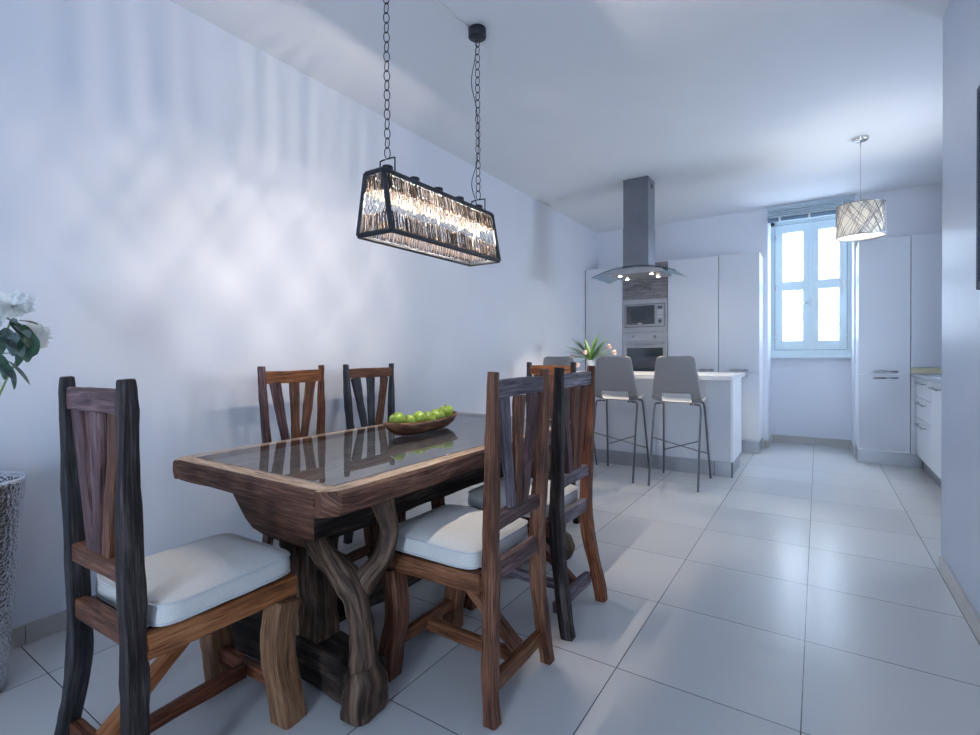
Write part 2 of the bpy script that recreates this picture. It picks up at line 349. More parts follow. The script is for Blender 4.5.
# window with two casements
win = tag(empty('window_1', (0, 0, 0)), kind='structure')
wy0, wy1 = 7.74, 7.80
bm = bmesh.new()
for d in ((AX0, AX0+.045, wy0, wy1+.05, 1.15, 2.965), (AX1-.045, AX1, wy0, wy1+.05, 1.15, 2.965), (AX0, AX1, wy0, wy1+.05, 2.91, 2.965), (AX0, AX1, wy0-.02, wy1+.05, 1.15, 1.24)):
    box(bm, *d, bev=.004)
finish('window_frame', bm, M['winpaint'], win)
bm = bmesh.new(); box(bm, AX0-.0, AX1, wy0-.05, wy0+.02, 1.135, 1.165, bev=.006); finish('window_sill', bm, M['winpaint'], win)
for (a, b) in ((AX0+.047, -.085), (-.08, AX1-.047)):
    bm = bmesh.new(); g0, g1 = a+.09, b-.085
    if a > -.2: g0, g1 = a+.085, b-.085
    y0, y1 = wy0-.012, wy0+.035
    for d in ((a, g0, y0, y1, 1.245, 2.905), (g1, b, y0, y1, 1.245, 2.905), (g0, g1, y0, y1, 1.245, 1.368), (g0, g1, y0, y1, 2.03, 2.155), (g0, g1, y0, y1, 2.795, 2.905)):
        box(bm, *d, bev=.005)
    c = finish('casement', bm, M['winpaint'], win)
    for z0, z1 in ((1.368, 2.03), (2.155, 2.795)): boxo('pane', (g0, g1, wy0+.01, wy0+.016, z0, z1), M['pane'], c, 0)
    bm = bmesh.new()
    for d in ((a-.004, a+.001, y0-.001, y0+.02, 1.245, 2.905), (b-.001, b+.004, y0-.001, y0+.02, 1.245, 2.905), (a, b, y0-.001, y0+.02, 2.905, 2.909), (a, b, y0-.001, y0+.02, 1.240, 1.245)): box(bm, *d)
    finish('gap_shade', bm, M['gap_shade'], c)  # thin dark strips standing for the shaded gap round the casement
    bm = bmesh.new()
    hx = a+.004 if a < -.2 else b-.004
    for z in (1.42, 2.08, 2.74): tube(bm, [(hx, y0-.006, z-.04), (hx, y0-.006, z+.04)], .007)
    finish('hinge', bm, M['chrome'], c)
bm = bmesh.new(); box(bm, -.10, -.065, wy0-.022, wy0-.012, 1.245, 2.905, bev=.004); finish('meeting_stile', bm, M['winpaint'], win)
bm = bmesh.new(); tube(bm, [(-.083, wy0-.02, 1.86), (-.083, wy0-.05, 1.86), (-.10, wy0-.055, 1.86), (-.16, wy0-.05, 1.85)], .009)
box(bm, -.095, -.07, wy0-.03, wy0-.02, 1.83, 1.89, bev=.003); finish('window_handle', bm, M['chrome'], win)

# blind stack at top of the alcove
bl = empty('window_blind', (-.09, 7.27, 2.9), label='grey blue venetian blind pulled up in a stack above the window', cat='blind')
def loc_box(name, dims, mat, par, bev=.002):
    p = par.location
    return boxo(name, (dims[0]-p.x, dims[1]-p.x, dims[2]-p.y, dims[3]-p.y, dims[4]-p.z, dims[5]-p.z), mat, par, bev)
loc_box('headrail', (-.535, .352, 7.15, 7.205, 2.985, 3.028), M['blind'], bl)
bm = bmesh.new()
for k in range(4): box(bm, -.53+.09, .347+.09, 7.146-7.27, 7.200-7.27, 2.886-2.9+k*.026, 2.904-2.9+k*.026, bev=.005)
box(bm, -.52+.09, .337+.09, 7.175-7.27, 7.204-7.27, -.014, .082)
finish('slats', bm, M['blind'], bl)
loc_box('bottom_rail', (-.53, .347, 7.165, 7.203, 2.838, 2.882), plain('blind_rail_dark', (.16, .24, .33), .5), bl)
for x in (-.40, -.09, .22): loc_box('tape', (x-.012, x+.012, 7.160, 7.164, 2.838, 2.888), M['whiteplastic'], bl, 0)
bm = bmesh.new(); tube(bm, [(.235+.09, -.13, .07), (.235+.09, -.13, -1.02)], .007); finish('wand', bm, M['whiteplastic'], bl)

# building across the street (seen through the panes)
fb = empty('facade_building', (0, 13, -4), label='pale sunlit building across the street seen through the window panes', cat='building')
bm = bmesh.new(); box(bm, -7, 7, 0, 1, 0, 9.5); finish('facade_wall', bm, M['facade'], fb)
for x in (-2.6, -.45, 1.7):
    bm = bmesh.new(); box(bm, x-.45, x+.45, -.06, 0, 4.6, 6.5, bev=.01)
    for k in range(22): box(bm, x-.40, x+.40, -.08, -.05, 4.68+k*.08, 4.72+k*.08)
    finish('shutter', bm, M['facadetrim'], fb)
bm = bmesh.new(); box(bm, -7, 7, -.12, 0, 4.1, 4.2); finish('ledge', bm, M['facade'], fb)

# ------------------------------------------------------------------ kitchen
KF = 6.71
def bar_handle(name, x0, x1, y, z, par, dirv='x'):
    bm = bmesh.new()
    if dirv == 'x':
        tube(bm, [(x0, y-.03, z), (x1, y-.03, z)], .010); 
        for x in (x0+.02, x1-.02): tube(bm, [(x, y, z), (x, y-.03, z)], .005)
    else:
        tube(bm, [(y-.03, x0, z), (y-.03, x1, z)], .008, ref=(0, 0, 1))
        for x in (x0+.02, x1-.02): tube(bm, [(y, x, z), (y-.03, x, z)], .005, ref=(0, 0, 1))
    return finish(name, bm, M['handle'], par)
def tall(x0, x1, label, h0=None, doors=True, plx=0):
    t = empty('tall_cabinet', (0, 0, 0), label=label, cat='cabinet', group='tall white kitchen cabinets')
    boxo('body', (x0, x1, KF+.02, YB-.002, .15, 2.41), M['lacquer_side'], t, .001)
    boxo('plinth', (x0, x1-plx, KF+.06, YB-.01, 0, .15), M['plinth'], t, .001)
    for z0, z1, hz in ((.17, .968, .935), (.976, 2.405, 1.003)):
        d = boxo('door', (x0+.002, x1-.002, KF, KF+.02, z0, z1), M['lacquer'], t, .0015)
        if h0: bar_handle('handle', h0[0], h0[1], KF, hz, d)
    return t
t = tall(XL+.012, -2.237, 'tall white cabinet beside the left wall, left of the oven tower', (-2.5, -2.28))
loc = boxo('gap_strip', (XL+.002, XL+.010, KF+.01, YB-.01, 0, 2.40), M['gap'], t, 0)  # dark strip painting in the shaded gap between cabinet and left wall
tall(-1.633, -1.032, 'wide white tall cabinet directly right of the oven tower', (-1.27, -1.08))
tall(-1.028, -.582, 'tall white cabinet at the right end of the oven wall, next to window', (-.916, -.697), plx=.01)
tall(.366, .800, 'tall white cabinet standing right of the window recess', (.476, .697), plx=-.105)
# oven tower
t = empty('oven_tower', label='grey wood and steel oven tower housing microwave and oven', cat='cabinet')
boxo('body', (-2.233, -1.637, KF+.03, YB-.002, .15, 2.41), M['lacquer_side'], t, .001)
boxo('plinth', (-2.233, -1.637, KF+.06, YB-.01, 0, .15), M['plinth'], t, .001)
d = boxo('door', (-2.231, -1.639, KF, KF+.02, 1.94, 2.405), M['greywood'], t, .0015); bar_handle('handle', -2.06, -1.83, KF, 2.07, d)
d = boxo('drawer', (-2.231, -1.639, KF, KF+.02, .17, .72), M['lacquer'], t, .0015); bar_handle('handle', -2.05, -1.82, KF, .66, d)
mw = empty('microwave', label='built-in steel microwave with dark door above the oven', cat='microwave')
boxo('fascia', (-2.231, -1.639, KF-.002, KF+.025, 1.50, 1.932), M['steel'], mw, .002)
bm = bmesh.new()
for dd in ((-2.205, -1.668, KF-.006, KF-.003, 1.862, 1.870), (-2.205, -1.668, KF-.006, KF-.003, 1.562, 1.570), (-2.205, -2.197, KF-.006, KF-.003, 1.570, 1.862), (-1.676, -1.668, KF-.006, KF-.003, 1.570, 1.862)): box(bm, *dd)
finish('seam', bm, M['gap'], mw)
d = boxo('door', (-2.192, -1.785, KF-.018, KF-.003, 1.575, 1.858), M['steel'], mw, .003)
boxo('window', (-2.176, -1.800, KF-.021, KF-.018, 1.598, 1.848), M['blackglass'], d, .001)
bm = bmesh.new(); box(bm, -2.11, -1.87, KF-.0225, KF-.021, 1.63, 1.81); finish('mesh_screen', bm, plain('mw_mesh', (.03, .04, .055), .3), d)
p = boxo('control_panel', (-1.78, -1.682, KF-.016, KF-.003, 1.575, 1.858), M['steel'], mw, .003)
boxo('display', (-1.762, -1.702, KF-.018, KF-.016, 1.795, 1.832), M['blackglass'], p, 0)
bm = bmesh.new(); box(bm, -1.752, -1.712, KF-.024, KF-.016, 1.61, 1.655, bev=.004); finish('button', bm, M['blackglass'], p)
for z in (1.69, 1.73, 1.76):
    for x in (-1.755, -1.735, -1.715): boxo('key', (x, x+.010, KF-.018, KF-.016, z, z+.010), M['lacquer_side'], p, 0)
bm = bmesh.new(); box(bm, -2.02, -1.97, KF-.0235, KF-.021, 1.604, 1.614); finish('badge', bm, M['lacquer_side'], d)
ov = empty('oven', label='built-in steel oven with dark glass door below the microwave', cat='oven')
boxo('control_panel', (-2.231, -1.639, KF-.006, KF+.025, 1.375, 1.485), M['steel'], ov, .002)
for x in (-2.10, -1.80):
    bm = bmesh.new(); lathe(bm, [(.0001, .028), (.016, .028), (.019, .0), (.0001, 0)], seg=16); bmesh.ops.rotate(bm, verts=bm.verts, matrix=Matrix.Rotation(PI/2, 3, 'X'), cent=(0, 0, 0))
    finish('knob', bm, M['handle'], ov, loc=(x, KF-.006, 1.428))
d = boxo('door', (-2.231, -1.639, KF-.01, KF+.025, .74, 1.36), M['steel'], ov, .003)
boxo('door_glass', (-2.175, -1.695, KF-.013, KF-.01, .82, 1.285), M['blackglass'], d, .001)
bar_handle('door_handle', -2.20, -1.67, KF-.01, 1.33, d)
# corner wall unit, worktop, base cabinets on the right
t = empty('wall_cabinet', label='tall grey white wall cabinet above the right worktop corner', cat='cabinet')
boxo('body', (.806, XK-.002, KF+.02, YB-.002, 1.045, 2.41), M['lacquer_side'], t, .001)
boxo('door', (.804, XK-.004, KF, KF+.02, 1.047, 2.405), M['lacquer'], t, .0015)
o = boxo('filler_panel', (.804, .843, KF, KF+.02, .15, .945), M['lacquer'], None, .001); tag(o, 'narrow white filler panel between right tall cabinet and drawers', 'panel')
BX = .845
def base(y0, y1, label, drawers):
    t = empty('base_cabinet', label=label, cat='cabinet', group='white base cabinets under the right worktop')
    boxo('body', (BX+.02, XK-.002, y0, y1, .15, .943), M['lacquer_side'], t, .001)
    boxo('plinth', (BX+.06, XK-.01, y0, y1, 0, .15), M['plinth'], t, .001)
    if drawers:
        for z0, z1, hz in ((.755, .938, .90), (.547, .749, .70), (.155, .541, .485)):
            d = boxo('drawer', (BX, BX+.02, y0+.002, y1-.002, z0, z1), M['lacquer_side'], t, .0015)
            bar_handle('handle', y0+.22, y1-.16, BX, hz, d, 'y')
    else:
        d = boxo('door', (BX, BX+.02, y0+.002, y1-.002, .155, .938), M['lacquer_side'], t, .0015)
        bar_handle('handle', y0+.2, y1-.1, BX, .89, d, 'y')
base(5.90, KF-.005, 'white base cabinet with three drawers beside the right tall cabinet', True)
base(5.252, 5.898, 'white base cabinet with one door next to the drawer unit', False)
base(4.60, 5.250, 'white base cabinet partly hidden behind the right wall end', False)
bm = bmesh.new(); box(bm, BX-.02, XK-.002, 4.58, KF-.002, .945, .985, bev=.003); box(bm, .803, BX-.0201, KF-.012, KF-.002, .947, .985); o = finish('worktop', bm, M['worktop']); tag(o, 'pale grey worktop running over the right base cabinets', 'worktop')
o = boxo('upstand', (.803, XK-.003, KF-.012, KF-.004, .986, 1.043), M['upstand'], None, .001); tag(o, 'narrow cream upstand strip at the back of the right worktop', 'upstand')

# island
IX0, IX1, IY0, IY1 = -2.50, -.685, 5.29, 5.94
t = empty('kitchen_island', label='white kitchen island body with steel plinth behind the bar stools', cat='kitchen island')
boxo('body', (IX0+.02, IX1-.02, IY0+.018, IY1-.018, .15, .954), M['lacquer_side'], t, .001)
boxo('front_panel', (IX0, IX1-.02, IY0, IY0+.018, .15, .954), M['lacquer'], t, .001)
boxo('end_panel', (IX1-.02, IX1, IY0, IY1, .15, .954), M['lacquer_side'], t, .001)
boxo('back_panel', (IX0, IX1-.02, IY1-.018, IY1, .15, .954), M['lacquer_side'], t, .001)
boxo('plinth', (IX0+.02, IX1-.015, IY0+.01, IY1-.04, 0, .15), M['plinth'], t, .001)
boxo('plinth_corner', (IX1-.0148, IX1-.004, IY0+.01, IY0+.03, 0, .148), M['gap'], t, 0)
boxo('plinth_joint', (IX1-.17, IX1-.165, IY0+.008, IY0+.012, 0, .148), M['gap'], t, 0)
o = boxo('island_countertop', (-2.56, -.655, 4.985, 5.975, .956, .996), M['counter'], None, .002); tag(o, 'white slab countertop overhanging the kitchen island', 'countertop')

# range hood
hd = empty('range_hood', (0, 0, 0), label='steel chimney range hood with curved glass canopy over the island', cat='range hood')
boxo('chimney', (-1.716, -1.456, 5.18, 5.43, 2.45, ZC-.002), M['hoodsteel'], hd, .003)
boxo('chimney_sleeve', (-1.719, -1.453, 5.177, 5.433, 2.08, 2.52), M['hoodsteel'], hd, .002)
boxo('vent', (-1.4565, -1.4545, 5.27, 5.35, 2.93, 2.98), M['gap'], hd, 0)
bm = bmesh.new(); gx0, gx1 = -2.01, -1.155; gc = (gx0+gx1)/2; hw = (gx1-gx0)/2
def arcz(x): return 2.015+.085*(1-((x-gc)/hw)**2)
n = 28; top = []
for j, y in enumerate((5.03, 5.58)):
    top.append([(gx0+(gx1-gx0)*i/n, y, arcz(gx0+(gx1-gx0)*i/n)) for i in range(n+1)])
for dz in (0, -.007):
    vs = [[bm.verts.new((p[0], p[1], p[2]+dz)) for p in r] for r in top]
    for i in range(n): f = bm.faces.new((vs[0][i], vs[0][i+1], vs[1][i+1], vs[1][i])); f.smooth = True
bmesh.ops.remove_doubles(bm, verts=bm.verts[:], dist=1e-6)
finish('glass_canopy', bm, M['hoodglass'], hd)
bm = bmesh.new(); sweep(bm, [(p[0], p[1], p[2]-.0035) for p in top[0][::2]], (.006, .008), ref=(0, 1, 0), sub=2, nseg=8)
finish('glass_edge', bm, plain('glass_edge_dark', (.03, .05, .06), .2), hd)
bm = bmesh.new(); nb = 12
for y0, y1 in ((5.08, 5.50),):
    vs = []
    for i in range(nb+1):
        x = -1.86+.56*i/nb; zt = arcz(x)-.009; vs.append((x, zt, 2.025 if abs(x+1.58) < .2 else 2.025))
    ring0 = [bm.verts.new((x, y0, z)) for x, z, _ in vs]+[bm.verts.new((x, y0, min(zb, z-.012))) for x, z, zb in reversed(vs)]
    ring1 = [bm.verts.new((v.co.x, y1, v.co.z)) for v in ring0]
    bm.faces.new(ring0); bm.faces.new(ring1[::-1])
    for k in range(len(ring0)): bm.faces.new((ring0[k], ring0[(k+1) % len(ring0)], ring1[(k+1) % len(ring0)], ring1[k]))
finish('hood_body', bm, M['steel'], hd)
HL = [(-1.75, 5.17), (-1.75, 5.42), (-1.42, 5.17), (-1.42, 5.42)]
for x, y in HL:
    bm = bmesh.new(); lathe(bm, [(.0001, .002), (.024, .002), (.026, -.003), (.018, -.004)], seg=20, c=(x, y, 2.024)); l = finish('spotlight', bm, M['chrome'], hd)
    bm = bmesh.new(); lathe(bm, [(.0001, -.004), (.016, -.004), (.016, -.001)], seg=20, c=(x, y, 2.022)); finish('lamp', bm, M['hoodbulb'], l)

# ------------------------------------------------------------------ bar stools
def make_stool():
    r = empty('bar_stool', (0, 0, 0))
    # shell: profile from seat front to back top, origin at centre of feet
    prof = [(.20, .745), (.17, .765), (.10, .765), (0, .755), (-.08, .752), (-.135, .765), (-.165, .80), (-.185, .86), (-.20, .95), (-.215, 1.05), (-.225, 1.13), (-.228, 1.165), (-.229, 1.18)]
    hwid = [.17, .195, .21, .215, .218, .218, .217, .210, .198, .184, .174, .165, .128]
    P = []; H = []
    for i in range(len(prof)-1):
        for k in range(4):
            t = k/4; P.append((prof[i][0]*(1-t)+prof[i+1][0]*t, prof[i][1]*(1-t)+prof[i+1][1]*t)); H.append(hwid[i]*(1-t)+hwid[i+1]*t)
    P.append(prof[-1]); H.append(hwid[-1]); NU = 20
    bm = bmesh.new(); g = []
    for (y, z), h in zip(P, H):
        row = []
        for k in range(NU+1):
            s = -1+2*k/NU; e = s*s*s*s
            back = z > .80
            row.append(bm.verts.new((s*h, y+(.035*s*s if back else 0), z+(0 if back else .022*e))))
        g.append(row)
    for i in range(len(g)-1):
        for k in range(NU):
            z = (g[i][k].co.z+g[i+1][k].co.z)/2; y = (g[i][k].co.y+g[i+1][k].co.y)/2; x = (g[i][k].co.x+g[i][k+1].co.x)/2
            if y < -.095 and .753 < z < .842 and abs(x) < .135: continue
            f = bm.faces.new((g[i][k], g[i][k+1], g[i+1][k+1], g[i+1][k])); f.smooth = True
    o = finish('seat_shell', bm, [M['stool'], M['stool_in']], r)
    md = o.modifiers.new('s', 'SOLIDIFY'); md.thickness = .008; md.offset = 0; md.material_offset = 1; md.material_offset_rim = 0
    # legs
    L = dict(nr=((.205, -.13, .74), (.21, -.285, 0)), nl=((-.20, -.13, .74), (-.215, -.285, 0)), fr=((.185, .14, .74), (.215, .285, 0)), fl=((-.185, .14, .74), (-.225, .285, 0)))
    def at(k, z): a, b = map(Vector, L[k]); t = (a.z-z)/(a.z-b.z); return a.lerp(b, t)
    for k in L:
        a, b = map(Vector, L[k]); bm = bmesh.new()
        tube(bm, [(a.x*.55, a.y, .744), (a.x*.85, a.y, .742), (a.x, a.y, .715)] + [at(k, z) for z in (.5, .3, .1, .0)], .0095, nseg=10, sub=5)
        finish('leg', bm, M['stoolleg'], r)
    bm = bmesh.new(); tube(bm, [at('nl', .43), at('fr', .245)], .0055); tube(bm, [at('nr', .43), at('fl', .245)], .0055)
    tube(bm, [at('fl', .245), at('fr', .245)], .007); finish('footrest', bm, M['stoolleg'], r)
    return r
st = make_stool()
stl = ['grey moulded bar stool at the right end of the island, seen in full', 'grey moulded bar stool in the middle, partly behind the wooden chairs', 'grey bar stool furthest left, only its backrest top showing behind the wooden chair']
for i, x in enumerate((-1.080, -1.655, -2.235)):
    s_ = st if i == 0 else copy_tree(st)
    s_.location = (x, 4.885, 0); s_.rotation_euler.z = (0, .02, -.03)[i]
    tag(s_, stl[i], 'bar stool', 'grey bar stools in front of the island')

# ------------------------------------------------------------------ dining chairs
def chair(label, x, y, rz, seed, post=('black', 'black'), postw=.042, rail='brown', slat=('brown',)*3, lback='brown', side='orange', fleg='tan', low='brown', flegw=.072, kick=0, tw=0, lean=0, flare=0):
    rnd = random.Random(seed); r = empty('dining_chair', (x, y, 0), rz, label, 'chair', 'rustic wooden dining chairs')
    j = lambda a: rnd.uniform(-a, a)
    k = 0
    for s in (-1, 1):
        k += 1
        pw = postw*(1+j(.08)); bow = rnd.uniform(.008, .028)
        bow = rnd.uniform(.0, .008)
        ln_ = lambda z: lean*(z-.5)/.6
        beam('back_post', [(s*(.200+j(.006)+(flare if s < 0 else 0)), -.224-kick, 0), (s*(.190+(flare*.6 if s < 0 else 0)), -.212-kick*.8, .12), (s*(.172-bow), -.198-kick*.25, .33), (s*(.168-bow*.8), -.200, .52), (s*(.174+tw*.6)+ln_(.82), -.213, .82), (s*(.179+tw)+ln_(1.1), -.222, 1.10), (s*(.179+tw)+ln_(1.145), -.224, 1.145)],
             [(pw*1.1, pw*1.2), (pw*1.15, pw*1.2), (pw*1.15, pw*1.3), (pw*1.15, pw*1.25), (pw*1.02, pw*1.1), (pw*.80, pw*.8), (pw*.66, pw*.7)], W[post[0] if s < 0 else post[1]], r, rough=.004, seed=seed+k, sq=9, nseg=20)
    for s in (-1, 1):
        b = rnd.uniform(.01, .026)
        beam('front_leg', [(s*.195, .242, 0), (s*.19, .222+b*.5, .10), (s*.185, .210, .22), (s*.185, .212, .33), (s*.187, .225, .405)],
             [(flegw, flegw*1.0), (flegw*1.02, flegw*1.0), (flegw, flegw*.95), (flegw*1.05, flegw*.95), (flegw*1.1, flegw*1.0)], W[fleg], r, rough=.004, seed=seed+10+s, sq=9, nseg=20)
    # seat frame
    def bar(name, a, b, w, h, m, sd, rf=.002, **kw):
        a, b = Vector(a), Vector(b); mid = (a+b)/2+Vector((0, 0, j(.004)))
        kw.setdefault('ref', (0, 0, 1)); return beam(name, [a, mid, b], [(h, w)]*3, W[m], r, rough=rf, seed=seed+sd, sq=9, nseg=20, **kw)
    for s in (-1, 1): bar('seat_rail', (s*.176, -.175, .442), (s*.188, .265, .438), .045, .066, side, 20+s)
    bar('seat_rail', (-.150, -.198, .475), (.150, -.198, .475), .034, .058, lback, 23)
    bar('seat_rail', (-.166, .242, .438), (.166, .242, .438), .034, .062, side, 24)
    bm = bmesh.new()
    for q in range(4): box(bm, -.163, .163, -.17+q*.100, -.17+q*.100+.088, .448, .466, bev=.003)
    finish('seat_boards', bm, W['charred'], r)
    bar('top_rail', (-.165-tw+lean, -.219, 1.085), (.165+tw+lean, -.219, 1.085+j(.004)), .026, .066+j(.004), rail, 25)
    bar('back_rail', (-.155, -.204, .64), (.155, -.204, .64), .036, .052, lback, 26)
    for i, (xt, xb) in enumerate(((-.112, -.045), (.002, .0), (.112, .045))):
        xt += j(.006)+xt*tw*5; xb += j(.006)
        beam('slat', [(xt+lean*.93, -.218, 1.056), ((xt*.8+xb*.2)+lean*.78, -.214, .97), ((xt+xb)/2+lean*.58, -.211, .85), (xb+lean*.27, -.207, .664)], [(.066, .022), (.058, .022), (.05, .022), (.046, .02)], W[slat[i]], r, ref=(1, 0, 0), rough=.0035, seed=seed+30+i, sq=9, nseg=20)
    bar('stretcher', (-.18, -.203, .105), (.18, -.203, .105), .034, .052, low, 41, .003)
    bar('stretcher', (-.155, .222, .125), (.155, .222, .125), .03, .045, low, 42, .003)
    bar('stretcher', (0, -.186, .115), (0, .207, .115), .032, .045, low, 43, .003)
    beam('brace', [(0, -.205, .15), (0, -.175, .172), (0, -.04, .285), (0, .10, .40), (0, .13, .425)], [(.05, .036)]*5, W[side], r, ref=(1, 0, 0), rough=.002, seed=seed+45, sq=7)
    return r
def cushion(label, x, y, rz, seed, z=.476):
    r = empty('seat_cushion', (x, y, z), rz, label, 'cushion', 'ivory seat cushions'); rnd = random.Random(seed)
    w, d, h = .202, .212, .064; n = 24; bm = bmesh.new(); rings = []
    def pt(a, k, e=9.0):
        ca, sa = math.cos(a), math.sin(a); q = 1/((abs(ca)**e+abs(sa)**e)**(1/e)); return Vector((ca*q*w*k, sa*q*d*k, 0))
    prof = [(0, -.0), (.35, 0), (.75, 0), (.96, 0), (.995, .006), (1.012, .02), (1.012, .034), (1.0, h-.004), (.985, h), (.95, h+.006), (.85, h+.014), (.68, h+.021), (.45, h+.026), (.22, h+.028), (0, h+.028)]
    NS = 96
    for k, zz in prof:
        ring = []
        for i in range(NS):
            p = pt(2*PI*i/NS, max(k, .0001)); zz2 = zz
            if zz > .01 and k < .99: zz2 += .006*noise.noise(Vector((p.x*9+seed, p.y*9, 0)))
            p.z = zz2
            if .9 < k: p += Vector((p.x, p.y, 0)).normalized()*.004*noise.noise(Vector((p.x*14+seed, p.y*14, zz*30)))
            ring.append(bm.verts.new(p))
        rings.append(ring)
    for a, b in zip(rings[:-1], rings[1:]):
        for i in range(NS):
            f = bm.faces.new((a[i], a[(i+1) % NS], b[(i+1) % NS], b[i])); f.smooth = True
    bmesh.ops.remove_doubles(bm, verts=bm.verts[:], dist=2e-4)
    finish('cover', bm, M['fabric'], r)
    for zz in (.010, h-.002):
        bm = bmesh.new(); tube(bm, [pt(2*PI*i/40, 1.008)+Vector((0, 0, zz)) for i in range(40)], .0035, nseg=6, closed=True, sub=2, ref=(0, 0, 1))
        finish('piping', bm, M['fabric2'], r)
    for sx in (-1, 1):
        bm = bmesh.new(); tube(bm, [(sx*.165, -.205, .012), (sx*.155, -.222, .004), (sx*.150, -.226, -.03)], .003, nseg=6); finish('tie', bm, M['fabric2'], r)
    return r
CH = [
 ('dark dining chair with black posts and purple-brown slats at the near table end', -1.652, .757, .03, 3, dict(lean=.030, flare=.035, post=('black', 'blackbrown'), postw=.042, rail='purple', slat=('purple', 'purple', 'brown'), lback='brown', side='orange', fleg='tan', low='red', flegw=.086)),
 ('reddish brown dining chair nearest the camera on the right table side', -1.108, 1.545, PI/2, 11, dict(post=('brown', 'brown'), postw=.040, rail='grey', slat=('grey', 'brown', 'purple'), lback='purple', side='amber', fleg='brown', low='amber')),
 ('dining chair on the right table side, further from the camera, dark left post', -1.150, 2.130, PI/2, 23, dict(kick=.045, post=('blackbrown', 'red'), postw=.042, rail='grey', slat=('purple', 'brown', 'red'), lback='grey', side='red', fleg='brown', low='grey')),
 ('dining chair with a light orange top rail by the left wall', -2.305, 1.785, -PI/2+.02, 31, dict(tw=.018, post=('red', 'purple'), postw=.040, rail='orange', slat=('brown', 'brown', 'purple'), lback='brown', side='brown', fleg='brown')),
 ('dining chair with slate blue-grey posts by the left wall, behind the fruit bowl', -2.300, 2.365, -PI/2, 43, dict(tw=.024, post=('slate', 'slate'), postw=.038, rail='brown', slat=('brown', 'slate', 'slate'), lback='brown', side='brown', fleg='brown')),
 ('dining chair with orange top rail at the far table end by the stools', -1.640, 3.085, PI, 57, dict(post=('blackbrown', 'slate'), postw=.040, rail='orange', slat=('brown', 'brown', 'brown'), lback='brown', side='brown', fleg='brown')),
]
CU = ['ivory cushion on the dark chair at the near table end', 'ivory cushion on the reddish chair nearest the camera on the right', 'ivory cushion on the second chair along the right table side',
      'ivory cushion on the orange-railed chair by the left wall', 'ivory cushion on the slate-posted chair by the left wall', 'ivory cushion on the chair at the far table end']
for i, (lb, x, y, rz, sd, kw) in enumerate(CH):
    chair(lb, x, y, rz, sd, **kw)
    off = Matrix.Rotation(rz, 3, 'Z') @ Vector((0, .056, 0))
    cushion(CU[i], x+off.x, y+off.y, rz, sd)

# ------------------------------------------------------------------ dining table
TX0, TX1, TY0, TY1, TZ = -2.25, -1.23, .99, 2.97, .780
tb = empty('dining_table', (-1.725, 1.98, 0), 0, 'heavy rustic wooden dining table with inset glass top and root legs', 'dining table')
def tloc(p): return (p[0]+1.725, p[1]-1.98, p[2])
FW = .075
def slab(name, x0, x1, y0, y1, ox, oy, seed):
    """one board of the frame with a wavy natural outer edge (ox/oy: side that is the outside)"""
    bm = bmesh.new(); n = 44; along_y = (y1-y0) > (x1-x0); uv = bm.loops.layers.uv.new('UVMap')
    secs = []
    for i in range(n+1):
        t = i/n; L_ = (y0+(y1-y0)*t) if along_y else (x0+(x1-x0)*t)
        ns = noise.noise(Vector((L_*3.3, seed, 0)))*.010+noise.noise(Vector((L_*9, seed, 4)))*.004
        dl = min(L_-(TY0 if along_y else TX0), (TY1 if along_y else TX1)-L_); ns *= min(1, max(0, (dl-.06)/.15))
        # clip corner of outer edge
        e = .0; 
        if L_ < (TY0 if along_y else TX0)+.05: e = (.05-(L_-(TY0 if along_y else TX0)))*1.0
        if L_ > (TY1 if along_y else TX1)-.05: e = (.05-((TY1 if along_y else TX1)-L_))*1.0
        o_ = ns-e*.9; bot = TZ-.078+.008*noise.noise(Vector((L_*4, seed, 9)))
        if along_y:
            inn = x0 if ox > 0 else x1; out = (x1 if ox > 0 else x0)+ox*o_
            q = [(inn, TZ), (out-ox*.012, TZ), (out, TZ-.010), (out+ox*.004, TZ-.045), (out-ox*.010, bot), (inn, bot)]
            secs.append([bm.verts.new(tloc((a, L_, z))) for a, z in q])
        else:
            inn = y0 if oy > 0 else y1; out = (y1 if oy > 0 else y0)+oy*o_
            q = [(inn, TZ), (out-oy*.012, TZ), (out, TZ-.010), (out+oy*.004, TZ-.045), (out-oy*.010, bot), (inn, bot)]
            secs.append([bm.verts.new(tloc((L_, a, z))) for a, z in q])
    for i in range(n):
        for k in range(6):
            f = bm.faces.new((secs[i][k], secs[i][(k+1) % 6], secs[i+1][(k+1) % 6], secs[i+1][k])); f.material_index = 0 if k == 0 else 1
            la = 1 if along_y else 0; wa = 1-la
            for l in f.loops: l[uv].uv = (l.vert.co[la], l.vert.co[wa]+l.vert.co.z)
    for s in (secs[0], secs[-1]):
        f = bm.faces.new(s); f.material_index = 1
    return finish(name, bm, [W['tabletop'], W['tableedge']], tb)
slab('frame_board', TX0, TX0+FW, TY0, TY1, -1, 0, 1.3); slab('frame_board', TX1-FW, TX1, TY0, TY1, 1, 0, 2.7)
slab('frame_board', TX0+FW, TX1-FW, TY0, TY0+FW, 0, -1, 5.1); slab('frame_board', TX0+FW, TX1-FW, TY1-FW, TY1, 0, 1, 8.9)
bm = bmesh.new(); nb = 6; wx = (TX1-TX0-2*FW)/nb
for i in range(nb): box(bm, TX0+FW+i*wx+.001+1.725, TX0+FW+(i+1)*wx-.001+1.725, TY0+FW-1.98, TY1-FW-1.98, TZ-.055, TZ-.022, bev=.002)
finish('inner_boards', bm, W['underglass'], tb)
bm = bmesh.new(); box(bm, TX0+FW-.012+1.725, TX1-FW+.012+1.725, TY0+FW-.012-1.98, TY1-FW+.012-1.98, TZ+.0005, TZ+.0065, bev=.001)
finish('glass_top', bm, M['tableglass'], tb)
